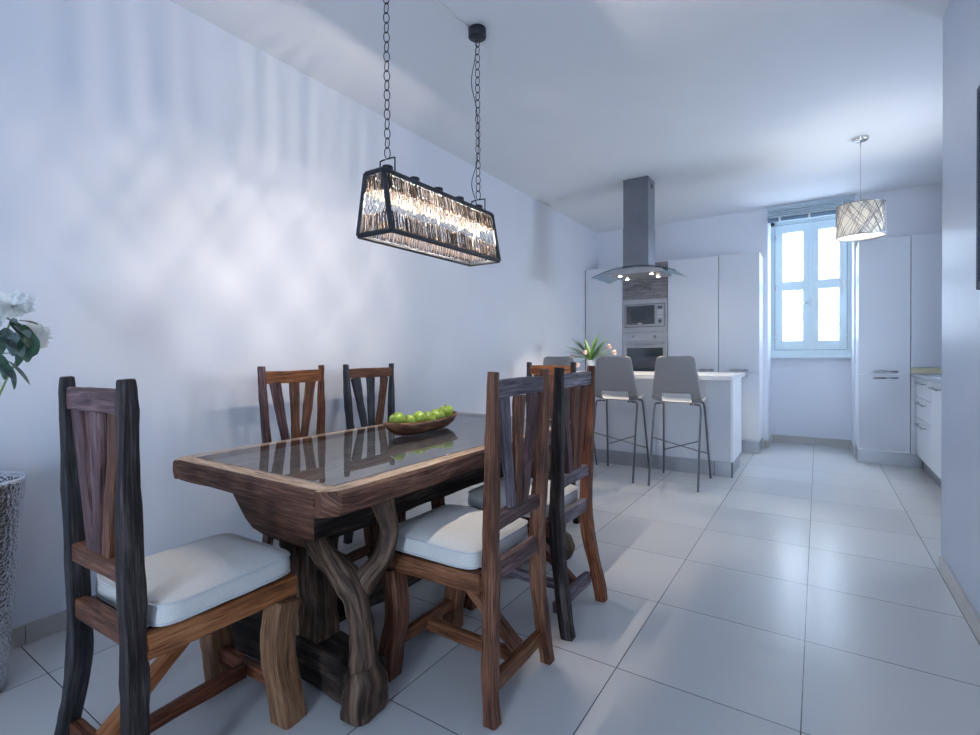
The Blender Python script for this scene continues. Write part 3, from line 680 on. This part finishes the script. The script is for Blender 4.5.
# trough shaped body under the top
bm = bmesh.new(); uv = bm.loops.layers.uv.new('UVMap'); secs = []; ns_ = 30
for i in range(ns_+1):
    t = i/ns_; y = 1.075+t*(2.78-1.075); ie = 1.0
    prof = []
    HP = [(1, 0), (.95, .25), (.89, .5), (.81, .75), (.70, .93), (.40, 1)]; HP = HP+[(0, 1.02)]+[(-a, b_) for a, b_ in reversed(HP)]
    for k in range(13):
        px, pz = HP[k]; X = -1.69+px*.262; Zz = .700-.195*pz
        X += .006*noise.noise(Vector((y*5, k*.6, 2))); Zz += .006*noise.noise(Vector((y*6, k*.7, 7)))
        yy = y-(.10*(1-pz)*1.0 if i == 0 else 0)*-.0
        prof.append(bm.verts.new(tloc((X, y+(.06*pz if i == 0 else (-.06*pz if i == ns_ else 0)), Zz))))
    secs.append(prof)
for i in range(ns_):
    for k in range(13):
        f = bm.faces.new((secs[i][k], secs[i][(k+1) % 13], secs[i+1][(k+1) % 13], secs[i+1][k])); f.smooth = k < 12
        for l in f.loops: l[uv].uv = (l.vert.co.y, l.vert.co.x+l.vert.co.z)
for s in (secs[0], secs[-1]):
    f = bm.faces.new(s); f.material_index = 1
    for l in f.loops: l[uv].uv = (l.vert.co.x, l.vert.co.z)
finish('trough_body', bm, [W['charred'], W['tableedge']], tb)
def trestle(sy, yb, seed):
    Y = lambda v: yb+sy*v
    def pp(l): return [tloc((x, Y(y), z)) for x, y, z in l]
    # foot beam lying across
    beam('foot', pp([(-2.09, .03, .085), (-1.95, .03, .080), (-1.65, .04, .075), (-1.38, .03, .078), (-1.27, .0, .083)]), [(.15, .15), (.165, .17), (.15, .15), (.155, .14), (.165, .15)], W['charred'], tb, ref=(0, 0, 1), rough=.010, seed=seed, sq=9, nseg=20, sub=6)
    bm = bmesh.new(); sweep(bm, pp([(-1.275, -.005, .012), (-1.27, -.01, .07), (-1.275, .0, .12), (-1.285, .0, .155)]), [(.115, .13), (.13, .145), (.125, .135), (.095, .10)], rough=.018, seed=seed+2, sq=3, nseg=20)
    finish('root_foot', bm, W['root'], tb)
    for i, (a, b) in enumerate(((-1.752, -1.640), (-1.634, -1.522))):
        c = (a+b)/2
        beam('post', pp([(c, .05, .12), (c+.004, .05, .26), (c-.004, .05, .40), (c, .05, .52)]), [(b-a, .11), (b-a-.012, .10), (b-a-.006, .105), (b-a, .11)], W['root'], tb, ref=(1, 0, 0), rough=.010, seed=seed+4+i, sq=9, nseg=20)
    for m in (1,):
        mx = (lambda x: x) if m == 1 else (lambda x: -3.33-x)
        bm = bmesh.new()
        sweep(bm, pp([(mx(-1.285), -.005, .10), (mx(-1.275), -.005, .22), (mx(-1.29), -.01, .34), (mx(-1.32), -.015, .41), (mx(-1.385), -.02, .465), (mx(-1.46), -.015, .50), (mx(-1.54), .0, .525)]),
              [.088, .082, .084, .100, .088, .080, .072], rough=.012, seed=seed+8+m, sq=2.2, nseg=20)
        sweep(bm, pp([(mx(-1.315), -.01, .36), (mx(-1.30), .02, .43), (mx(-1.265), .075, .50), (mx(-1.262), .105, .58), (mx(-1.275), .10, .65), (mx(-1.29), .09, .705)]),
              [.070, .078, .074, .074, .076, .082], rough=.012, seed=seed+12+m, sq=2.2, nseg=20)
        finish('root_leg', bm, W['root'], tb)
trestle(1, 1.165, 3); trestle(-1, 2.68, 9)
beam('stretcher', [tloc(p) for p in ((-1.66, 1.22, .175), (-1.65, 1.6, .168), (-1.66, 2.2, .17), (-1.66, 2.62, .175))], [(.12, .10)]*4, W['charred'], tb, ref=(0, 0, 1), rough=.010, seed=77, sq=9, nseg=20)

# bowl and apples
bw = empty('fruit_bowl', (-1.792, 2.065, TZ+.007), .03, 'long carved wooden boat bowl of green apples on the table', 'bowl')
bm = bmesh.new(); uv = bm.loops.layers.uv.new('UVMap'); NS = 48; rings = []
def bring(fx, fy, z, lift=0):
    return [bm.verts.new((fx*math.copysign(abs(math.cos(2*PI*i/NS))**.9, math.cos(2*PI*i/NS)), fy*math.sin(2*PI*i/NS)*1.0, z+lift*abs(math.sin(2*PI*i/NS))**3+.0015*noise.noise(Vector((i*.7, z*40, 0))))) for i in range(NS)]
rings = [bring(.0005, .0005, .0), bring(.030, .16, 0), bring(.045, .215, .008), bring(.066, .262, .034), bring(.082, .300, .066, .014), bring(.076, .288, .068, .014), bring(.058, .245, .034, .0), bring(.035, .19, .018), bring(.0005, .0005, .014)]
for a, b in zip(rings[:-1], rings[1:]):
    for i in range(NS):
        f = bm.faces.new((a[i], a[(i+1) % NS], b[(i+1) % NS], b[i])); f.smooth = True
        for l in f.loops: l[uv].uv = (l.vert.co.y, l.vert.co.x+l.vert.co.z)
finish('bowl_body', bm, W['bowl'], bw)
bm = bmesh.new(); lathe(bm, [(.0001, -.022), (.006, -.027), (.014, -.033), (.024, -.030), (.034, -.014), (.0385, .005), (.036, .020), (.026, .031), (.014, .033), (.005, .028), (.0001, .022)], seg=32)
ap = finish('apple', bm, M['apple'], None, True)
bm = bmesh.new(); tube(bm, [(0, 0, .024), (.001, 0, .034), (.004, 0, .042)], .0015, nseg=6); finish('stem', bm, M['applestem'], ap)
AL = ['green apple at the near end of the bowl, largest looking of the six', 'small green apple second from the near end of the bowl', 'yellowish green apple third from the near end of the bowl',
      'green apple third from the far end of the bowl', 'green apple second from the far end of the bowl', 'green apple propped upright at the far end of the bowl']
AP = [(-1.795, 1.900, .066, 1.0), (-1.792, 1.985, .050, .86), (-1.790, 2.060, .054, 1.0), (-1.792, 2.136, .050, .92), (-1.790, 2.212, .054, 1.0), (-1.792, 2.295, .070, 1.0)]
rnd = random.Random(5)
for i, (x, y, z, s_) in enumerate(AP):
    a = ap if i == 0 else copy_tree(ap)
    a.location = (x, y-.03, TZ+.022+z); a.scale = (s_*1.12,)*3
    a.rotation_euler = (rnd.uniform(-1, 1)*(1 if i < 5 else .2), rnd.uniform(-1, 1)*(1 if i < 5 else .2), rnd.uniform(0, 6)); tag(a, AL[i], 'apple', 'green apples in the wooden bowl')

# ------------------------------------------------------------------ lantern over the table
LX, LY0, LY1, LZ0, LZ1, LH0, LH1 = -1.602, 1.535, 2.385, 1.730, 1.995, .100, .055
ln = empty('pendant_lantern', (LX, (LY0+LY1)/2, LZ0), 0, 'long dark iron lantern with twig and wire sides hanging over the table', 'pendant lamp')
ly = (LY1-LY0)/2; H = LZ1-LZ0
def lp(sx, sy, t, inset=0):   # point on the frustum, t = 0 bottom, 1 top
    return Vector((sx*(LH0+(LH1-LH0)*t-inset), sy*(ly-.004*t-inset), H*t))
bm = bmesh.new()
for t in (0, 1):
    for s in (-1, 1):
        sweep(bm, [lp(s, -1, t), lp(s, 1, t)], (.022, .016), ref=(0, 0, 1), sq=8, nseg=8, sub=1)
        sweep(bm, [lp(-1, s, t), lp(1, s, t)], (.022, .016), ref=(0, 0, 1), sq=8, nseg=8, sub=1)
for a in (-1, 1):
    for s in (-1, 1): sweep(bm, [lp(a, s, 0), lp(a, s, 1)], (.022, .022), sq=8, nseg=8, sub=1)
box(bm, -LH1, LH1, -ly, ly, H-.003, H+.004)
finish('frame', bm, M['iron'], ln)
rnd = random.Random(8)
def sidepanel(P00, P10, P01, P11, nn):
    """P(u,t): bilinear; twig bands at bottom and top, wire lattice between"""
    def P(u, t): return (P00.lerp(P10, u)).lerp(P01.lerp(P11, u), t)
    for band in ((.02, .36), (.66, .98)):
        bm = bmesh.new()
        for i in range(nn):
            u = (i+rnd.uniform(.1, .9))/nn; u2 = min(.995, max(.005, u+rnd.uniform(-.012, .012)*(28/nn)))
            a, b = P(u, band[0]+rnd.uniform(-.0, .04)), P(u2, band[1]-rnd.uniform(-.0, .05)); m = a.lerp(b, .5)+Vector((rnd.uniform(-.004, .004), rnd.uniform(-.004, .004), 0))
            tube(bm, [a, m, b], rnd.uniform(.0014, .0030), nseg=5, sub=2)
        finish('twig_panel', bm, M['twig'], ln)
    bm = bmesh.new(); W_ = (P10-P00).length; nx = max(3, int(W_/.028)); t0, t1 = .36, .66
    for i in range(-2, nx+2):
        for d in (1, -1):
            ua, ub = i/nx, (i+d*2)/nx; ta, tb_ = t0, t1
            # clip in u
            def cl(u, uo, t, to):
                if u < 0: return 0, t+(to-t)*(0-u)/(uo-u) if uo != u else t
                if u > 1: return 1, t+(to-t)*(1-u)/(uo-u)
                return u, t
            if (ua < 0 and ub < 0) or (ua > 1 and ub > 1): continue
            a = cl(ua, ub, ta, tb_); b = cl(ub, ua, tb_, ta)
            pa, pb = P(*a), P(*b)
            if (pa-pb).length > .01: tube(bm, [pa, pb], .0010, nseg=4, sub=1)
    for t in (.36, .66): tube(bm, [P(0, t), P(1, t)], .0009, nseg=4, sub=1)
    finish('wire_mesh', bm, M['iron'], ln)
for s in (-1, 1): sidepanel(lp(s, -1, 0, .003), lp(s, 1, 0, .003), lp(s, -1, 1, .003), lp(s, 1, 1, .003), 118)
for s in (-1, 1): sidepanel(lp(-1, s, 0, .003), lp(1, s, 0, .003), lp(-1, s, 1, .003), lp(1, s, 1, .003), 24)
BY = [1.617+.1775*k for k in range(5)]; yc = (LY0+LY1)/2
for y in BY:
    bm = bmesh.new(); lathe(bm, [(.0001, .044), (.022, .044), (.0245, .041), (.0245, .018), (.020, .016), (.020, 0)], seg=20, c=(0, y-yc, H+.004)); finish('cap', bm, M['iron'], ln, True)
    bm = bmesh.new(); lathe(bm, [(.015, .0), (.015, -.05), (.0001, -.052)], seg=16, c=(0, y-yc, H-.003)); finish('socket', bm, M['iron'], ln, True)
    bm = bmesh.new(); lathe(bm, [(.0001, -.040), (.006, -.036), (.011, -.024), (.010, -.008), (.006, 0), (.0001, 0)], seg=16, c=(0, y-yc, H-.090)); b_ = finish('bulb', bm, M['bulbglass'], ln, True)
    bm = bmesh.new(); tube(bm, [(0, y-yc, H-.123), (0, y-yc, H-.097)], .0028, nseg=8); finish('filament', bm, M['bulb'], b_)
for sgn, y in ((-1, BY[0]), (1, BY[-1])):
    bm = bmesh.new(); q = y-yc; tube(bm, [(-.045, q, H), (-.045, q, H+.03), (-.045, q, H+.072), (-.04, q, H+.078), (0, q, H+.080), (.04, q, H+.078), (.045, q, H+.072), (.045, q, H+.03), (.045, q, H)], .0035, nseg=8, sub=3)
    finish('hanger', bm, M['iron'], ln)
    bm = bmesh.new(); z = H+.080; k = 0; top = (ZC-LZ0-.045)
    while z < top:
        big = .030 if k == 0 else .028; r_ = .0125; L2 = big
        c = Vector((0, q, z+L2-.004)); pts = []
        for i in range(12):
            a = 2*PI*i/12; xx = math.cos(a)*r_; zz = math.sin(a)*L2*.86
            pts.append(c+(Vector((xx, 0, zz)) if (k % 2) else Vector((xx*.7, xx*.7, zz))))
        tube(bm, pts, .0022, nseg=6, closed=True, sub=2, ref=(0, 0, 1) if False else (.3, 1, 0)); z += L2*1.52; k += 1
    finish('chain', bm, M['iron'], ln)
    bm = bmesh.new(); lathe(bm, [(.0001, -.048), (.045, -.048), (.05, -.044), (.05, 0), (.0001, 0)], seg=32, c=(0, q, ZC-LZ0-.001)); finish('ceiling_rose', bm, M['iron'], ln, True)
q = BY[-1]-yc; bm = bmesh.new(); hh = ZC-LZ0-.05
tube(bm, [(0, q, hh), (-.01, q-.01, hh-.12), (-.028, q-.02, hh-.25), (-.01, q, hh-.38), (.004, q, hh-.52), (-.004, q, hh-.68), (-.03, q-.02, H+.18), (-.02, q-.01, H+.1), (0, q, H+.03)], .0022, nseg=6)
finish('cable', bm, M['iron'], ln)
bm = bmesh.new(); tube(bm, [(-1.625, 2.275, ZC-.005), (-1.640, 2.17, ZC-.005), (-1.632, 2.09, ZC-.005), (-1.646, 2.01, ZC-.005), (-1.66, 1.80, ZC-.005), (-1.64, 1.66, ZC-.005)], .004, nseg=6, ref=(0, 0, 1))
tag(finish('ceiling_cable', bm, M['whiteplastic'], None), 'thin pale cable along the ceiling to the far black lamp rose', 'cable')

# ------------------------------------------------------------------ drum pendant in the kitchen
px_, py_ = .300, 5.30; pr, pz0, pz1 = .170, 2.185, 2.455
dp = empty('drum_pendant', (px_, py_, pz0), 0, 'white drum pendant lamp with dark criss-cross lines near the window', 'pendant lamp')
bm = bmesh.new(); lathe(bm, [(.0001, ZC-pz0-.03), (.05, ZC-pz0-.028), (.058, ZC-pz0-.012), (.058, ZC-pz0-.001)], seg=32); finish('ceiling_rose', bm, M['chrome'], dp, True)
bm = bmesh.new(); tube(bm, [(0, 0, ZC-pz0-.03), (0, 0, .20)], .0035); finish('cable', bm, M['chrome'], dp)
bm = bmesh.new(); lathe(bm, [(pr, 0), (pr, pz1-pz0), (pr-.002, pz1-pz0), (pr-.002, 0), (pr, 0)], seg=64); sh = finish('lamp_shade', bm, M['shade'], dp, True)
bm = bmesh.new(); rnd = random.Random(21); hgt = pz1-pz0
for i in range(105):
    a0 = rnd.uniform(0, 2*PI); sp = rnd.choice((-1, 1))*rnd.uniform(.5, 1.5)
    tube(bm, [((pr+.002)*math.cos(a0+sp*t), (pr+.002)*math.sin(a0+sp*t), .003+(hgt-.006)*t) for t in (0, .2, .4, .6, .8, 1)], .0019, nseg=5, sub=3)
finish('criss_cross', bm, M['handle'], sh)
for z in (0, hgt):
    bm = bmesh.new(); tube(bm, [((pr+.001)*math.cos(2*PI*i/32), (pr+.001)*math.sin(2*PI*i/32), z) for i in range(32)], .0035, nseg=6, closed=True, sub=2, ref=(0, 0, 1))
    finish('rim', bm, M['handle'], sh)
bm = bmesh.new(); lathe(bm, [(pr-.003, .012), (.0001, .012)], seg=48); finish('diffuser', bm, M['shade'], dp)
bm = bmesh.new(); lathe(bm, [(.0001, .10), (.018, .105), (.028, .13), (.022, .16), (.013, .175), (.013, .20), (.0001, .20)], seg=20); finish('bulb', bm, emit('pendant_bulb_glow', (1, .88, .72), 150), dp, True)

# ------------------------------------------------------------------ picture on the right wall
pc = empty('picture', (XR, 2.57, 1.867), 0, 'dark framed picture on the right wall cut by the photo edge', 'picture')
bm = bmesh.new(); w_, h_ = .25, .411
for d in ((-.028, 0, -w_, -w_+.03, -h_, h_), (-.028, 0, w_-.03, w_, -h_, h_), (-.028, 0, -w_+.03, w_-.03, -h_, -h_+.03), (-.028, 0, -w_+.03, w_-.03, h_-.03, h_)): box(bm, *d, bev=.003)
finish('frame', bm, M['picframe'], pc); boxo('print', (-.014, -.002, -w_+.03, w_-.03, -h_+.03, h_-.03), M['canvas'], pc, 0)

# ------------------------------------------------------------------ planter and white flowers, far left
PX, PY, PH = -2.515, .450, .760
pl = empty('planter', (PX, PY, 0), 0, 'tall tapered hammered silver planter on the floor by left wall', 'planter')
bm = bmesh.new(); lathe(bm, [(.0001, 0), (.092, 0), (.100, .006), (.104, .05), (.122, .30), (.140, .55), (.158, PH-.01), (.160, PH), (.150, PH), (.146, PH-.02), (.14, PH-.10), (.0001, PH-.10)], seg=96)
finish('pot', bm, M['hammered'], pl, True)
bm = bmesh.new(); lathe(bm, [(.142, PH-.045), (.08, PH-.035), (.0001, PH-.03)], seg=32); finish('soil', bm, M['soil'], pl, True)
bm = bmesh.new(); tube(bm, [(.155*math.cos(2*PI*i/40), .155*math.sin(2*PI*i/40), PH) for i in range(40)], .005, nseg=8, closed=True, sub=2, ref=(0, 0, 1)); finish('rim', bm, M['silver'], pl)
CR = Vector((math.cos(.5813), math.sin(.5813), 0)); CD = Vector((-math.sin(.5813), math.cos(.5813), 0))
def leaf(bm, base, d, up, L_, w, curl=.2, n=6, fold=.15):
    d = d.normalized(); s = d.cross(up); s = s.normalized() if s.length > 1e-4 else Vector((1, 0, 0)); u = s.cross(d).normalized()
    prev = None
    for i in range(n+1):
        t = i/n; ww = w*math.sin(PI*min(1, t*.92+.04))**.8*.5; c = base+d*L_*t-u*(curl*L_*t*t)
        r = (bm.verts.new(c-s*ww+u*ww*fold*2), bm.verts.new(c), bm.verts.new(c+s*ww+u*ww*fold*2))
        if prev:
            for a in (0, 1): f = bm.faces.new((prev[a], prev[a+1], r[a+1], r[a])); f.smooth = True
        prev = r
def bloom(bm, c, axis, R, seed):
    rnd = random.Random(seed); axis = axis.normalized(); s, u = frame_axes(axis, Vector((.3, .2, 1)))
    for layer in range(6):
        el = 1.35-layer*.26; npet = 7+layer*3; L_ = R*(.45+.11*layer)
        for k in range(npet):
            a = 2*PI*(k+rnd.random()*.5)/npet; d = (s*math.cos(a)+u*math.sin(a))*math.cos(el)+axis*math.sin(el)
            leaf(bm, c+d*.004, d, axis, L_*rnd.uniform(.85, 1.1), L_*.42, curl=.25-.1*layer, n=4)
def campos(u, v, depth):
    # helper used once to set plant heads down in the room: a point at that bearing and distance
    x = (u-490)/499.4*depth; z = 1.2-(v-355)/499.4*depth
    return CR*x+CD*depth+Vector((0, 0, z))
def flower(label, c, axis, R, seed, leaves):
    base = Vector((PX, PY, PH-.04)); r = empty('white_flower', base, 0, label, 'flower', 'white flowers in the silver planter')
    cl = c-base; bm = bmesh.new(); mid = cl*.5+Vector((-.03, 0, .04)); tube(bm, [Vector((0, 0, 0)), mid, cl-axis*.012], [.004, .0035, .003], nseg=6); finish('stem', bm, M['stem'], r)
    bm = bmesh.new(); bloom(bm, cl, axis, R, seed); o = finish('petals', bm, M['petal'], r)
    rnd = random.Random(seed+1)
    for mi, mt in enumerate(('leafdark', 'leafgrey')):
        bm = bmesh.new()
        for (pos, d, L_, w, m_) in leaves:
            if m_ == mi: leaf(bm, pos-base, d, Vector((0, 0, 1)) if abs(d.normalized().z) < .9 else CD, L_, w, .15, n=8)
        finish('leaves', bm, M[mt], r)
D = 1.74
def cp(u, v, dd=0): return campos(u, v, D+dd)
def dirr(a, b, c=0): return CR*a+Vector((0, 0, b))+CD*c
f1 = cp(15, 305, 0); f2 = cp(32, 333, .05); f3 = cp(-14, 318, 0)
flower('upper large white flower rising from the silver planter', f1, dirr(.45, .55, -.7), .060, 4,
  [(cp(2, 312), dirr(1, -.35, -.2), .075, .035, 1), (cp(12, 318), dirr(.8, -.6, -.3), .07, .035, 0), (cp(6, 325), dirr(.6, -.9, -.3), .085, .04, 1), (cp(20, 318), dirr(1, -.1, .1), .06, .03, 0), (cp(-4, 330), dirr(.9, -.2, -.3), .08, .04, 0)])
flower('lower white flower facing right above the silver planter', f2, dirr(.8, .1, -.3), .050, 6,
  [(cp(24, 322), dirr(.5, -1, -.2), .085, .042, 0), (cp(15, 330), dirr(.3, -1, -.4), .085, .04, 1), (cp(20, 330), dirr(.15, -1, -.1), .12, .045, 0), (cp(8, 330), dirr(.8, -.8, -.4), .09, .04, 1), (cp(28, 328), dirr(.4, -1, .1), .09, .04, 0), (cp(30, 340), dirr(.3, -1, .1), .05, .03, 0), (cp(16, 322), dirr(1, -.5, -.3), .08, .04, 1), (cp(22, 336), dirr(.6, -1, -.3), .09, .045, 0), (cp(12, 336), dirr(.9, -.6, -.5), .10, .045, 1), (cp(5, 326), dirr(.2, -1, -.5), .10, .045, 0)])
flower('leafy white flower at the photo edge above the silver planter', f3, dirr(.3, .3, -.8), .06, 9,
  [(cp(-2, 352), dirr(1, .2, -.2), .07, .03, 0), (cp(-4, 360), dirr(.9, -.5, -.2), .11, .028, 1), (cp(8, 358), dirr(.9, -.75, 0), .11, .020, 1), (cp(9, 362), dirr(.35, -1, 0), .09, .022, 0), (cp(-2, 350), dirr(.4, -1, 0), .10, .04, 0), (cp(0, 340), dirr(.8, .1, -.4), .08, .04, 1), (cp(-6, 342), dirr(1, -.1, .2), .09, .04, 0)])

# ------------------------------------------------------------------ tulips on the island
vx, vy, vz = -2.13, 5.30, .996
v_ = empty('flower_vase', (vx, vy, vz), 0, 'small pale vase holding tulips on the island countertop', 'vase')
bm = bmesh.new(); lathe(bm, [(.0001, 0), (.038, 0), (.042, .01), (.040, .08), (.046, .14), (.041, .14), (.036, .08), (.036, .012), (.0001, .012)], seg=32); finish('vase_body', bm, M['vaseglass'], v_, True)
rnd = random.Random(14)
TL = [('pink tulip at the upper right of the bunch on the island', (.20, -.02, .265)), ('pink tulip drooping at the far right of the bunch on the island', (.255, -.01, .205)),
      ('pink tulip in the centre front of the bunch on the island', (-.02, -.09, .20)), ('pink tulip hanging at the left of the bunch on the island', (-.19, -.04, .16)), ('small pale tulip low at the left of the bunch on the island', (-.10, -.10, .085))]
for i, (lb, h) in enumerate(TL):
    r = empty('tulip', (vx, vy, vz+.015), 0, lb, 'flower', 'pink tulips in the island vase'); h = Vector(h); bm = bmesh.new()
    mid = Vector((h.x*.25, h.y*.25, max(.15, h.z*.75))); tube(bm, [(rnd.uniform(-.01, .01), 0, 0), (h.x*.08, h.y*.05, .125), mid, h], .0035, nseg=6, sub=5); finish('stem', bm, M['stem'], r)
    ax = (h-mid).normalized(); s, u = frame_axes(ax, Vector((.2, 1, .1))); bm = bmesh.new()
    for k in range(6):
        a = PI*k/3; d = s*math.cos(a)+u*math.sin(a); o_ = .010 if k % 2 else .013
        prev = None
        for q in range(7):
            t = q/6; rr = o_+.010*math.sin(PI*min(1, t*.95)); ww = .018*math.sin(PI*(t*.85+.08)); c = h+ax*(.055*t-.005)+d*rr; tn = ax.cross(d)
            rw = (bm.verts.new(c-tn*ww), bm.verts.new(c+d*.003), bm.verts.new(c+tn*ww))
            if prev:
                for z in (0, 1): f = bm.faces.new((prev[z], prev[z+1], rw[z+1], rw[z])); f.smooth = True
            prev = rw
    finish('petals', bm, M['tulip'], r)
    for m_ in range(2):
        bm = bmesh.new()
        for k in range(4):
            left = (i >= 2); a = rnd.uniform(-.2, .9) if not left else rnd.uniform(2.2, 3.5); el = rnd.uniform(.15, 1.15)
            if k == 3: a = rnd.uniform(0, 2*PI); el = 1.25
            d = Vector((math.cos(a)*math.cos(el), math.sin(a)*math.cos(el)*-1*.6, math.sin(el)))
            leaf(bm, Vector((d.x*.012, d.y*.012, .13)), d, Vector((0, 0, 1)), rnd.uniform(.22, .33), rnd.uniform(.028, .045), curl=rnd.uniform(.05, .4), n=8)
        finish('leaves', bm, M['tulipleaf' if (m_ ^ (i >= 2)) else 'tulipleaf2'], r)

# ------------------------------------------------------------------ light
w = bpy.data.worlds.new('World'); S.world = w; w.use_nodes = True; nt = w.node_tree; nt.nodes.clear()
o = N(nt, 'ShaderNodeOutputWorld'); b = N(nt, 'ShaderNodeBackground'); nt.links.new(b.outputs[0], o.inputs[0])
b.inputs['Color'].default_value = (.69, .815, 1.0, 1); b.inputs['Strength'].default_value = 29.0
def area(name, loc, rot, sx, sy, power, col, portal=False):
    l = bpy.data.lights.new(name, 'AREA'); l.shape = 'RECTANGLE'; l.size = sx; l.size_y = sy; l.energy = power; l.color = col
    if portal: l.cycles.is_portal = True
    o = bpy.data.objects.new(name, l); o.location = loc; o.rotation_euler = rot; link(o); return o
area('window_daylight', ((AX0+AX1)/2, YA+.10, (WZ0+WZ1)/2), (-PI/2, 0, 0), AX1-AX0, WZ1-WZ0, 1, (1, 1, 1), True)
area('added_door_daylight', ((OX0+OX1)/2, YF-.15, OZ1/2), (PI/2, 0, 0), OX1-OX0, OZ1, 1, (1, 1, 1), True)  # sky portal at the added rear door
area('added_window_daylight', (XK+.16, (KY0+KY1)/2, (KZ0+KZ1)/2), (0, PI/2, 0), KZ1-KZ0, KY1-KY0, 1, (1, 1, 1), True)  # sky portal at the added kitchen window
def point(name, loc, power, col, r=.012):
    l = bpy.data.lights.new(name, 'POINT'); l.energy = power; l.color = col; l.shadow_soft_size = r
    o = bpy.data.objects.new(name, l); o.location = loc; link(o); return o
for y in BY: point('lantern_bulb_light', (LX, y, LZ0+H-.112), 14.5, (1, .90, .80), .006)
for x, y in HL:
    l = bpy.data.lights.new('hood_spot_light', 'SPOT'); l.energy = 14; l.color = (1, .85, .65); l.spot_size = 1.9; l.shadow_soft_size = .012
    o = bpy.data.objects.new('hood_spot_light', l); o.location = (x, y, 2.012); link(o)

# ------------------------------------------------------------------ camera
cam = bpy.data.cameras.new('Camera'); co = bpy.data.objects.new('Camera', cam); link(co); S.camera = co
f, yaw, cy, roll, pitch = 499.4364, .5813, 360.3623, -.0058, -.0106
cam.sensor_fit = 'HORIZONTAL'; cam.sensor_width = 36; cam.lens = f/980*36; cam.shift_y = (cy-367.5)/980; cam.clip_start = .05
Rv = Vector((math.cos(yaw), math.sin(yaw), 0)); Dv = Vector((-math.sin(yaw), math.cos(yaw), 0)); Zv = Vector((0, 0, 1))
F = Dv*math.cos(pitch)+Zv*math.sin(pitch); U = -Dv*math.sin(pitch)+Zv*math.cos(pitch)
R2 = Rv*math.cos(roll)+U*math.sin(roll); U2 = -Rv*math.sin(roll)+U*math.cos(roll)
m = Matrix((R2, U2, -F)).transposed().to_4x4(); m.translation = (0, 0, 1.2); co.matrix_world = m
S.view_settings.view_transform = 'Standard'; S.view_settings.look = 'None'; S.view_settings.gamma = 1; S.view_settings.exposure = 0.28
S.cycles.max_bounces = 10; S.cycles.diffuse_bounces = 6; S.cycles.transparent_max_bounces = 16; S.cycles.sample_clamp_indirect = 4
S.cycles.use_denoising = True; S.cycles.caustics_reflective = False; S.cycles.caustics_refractive = False
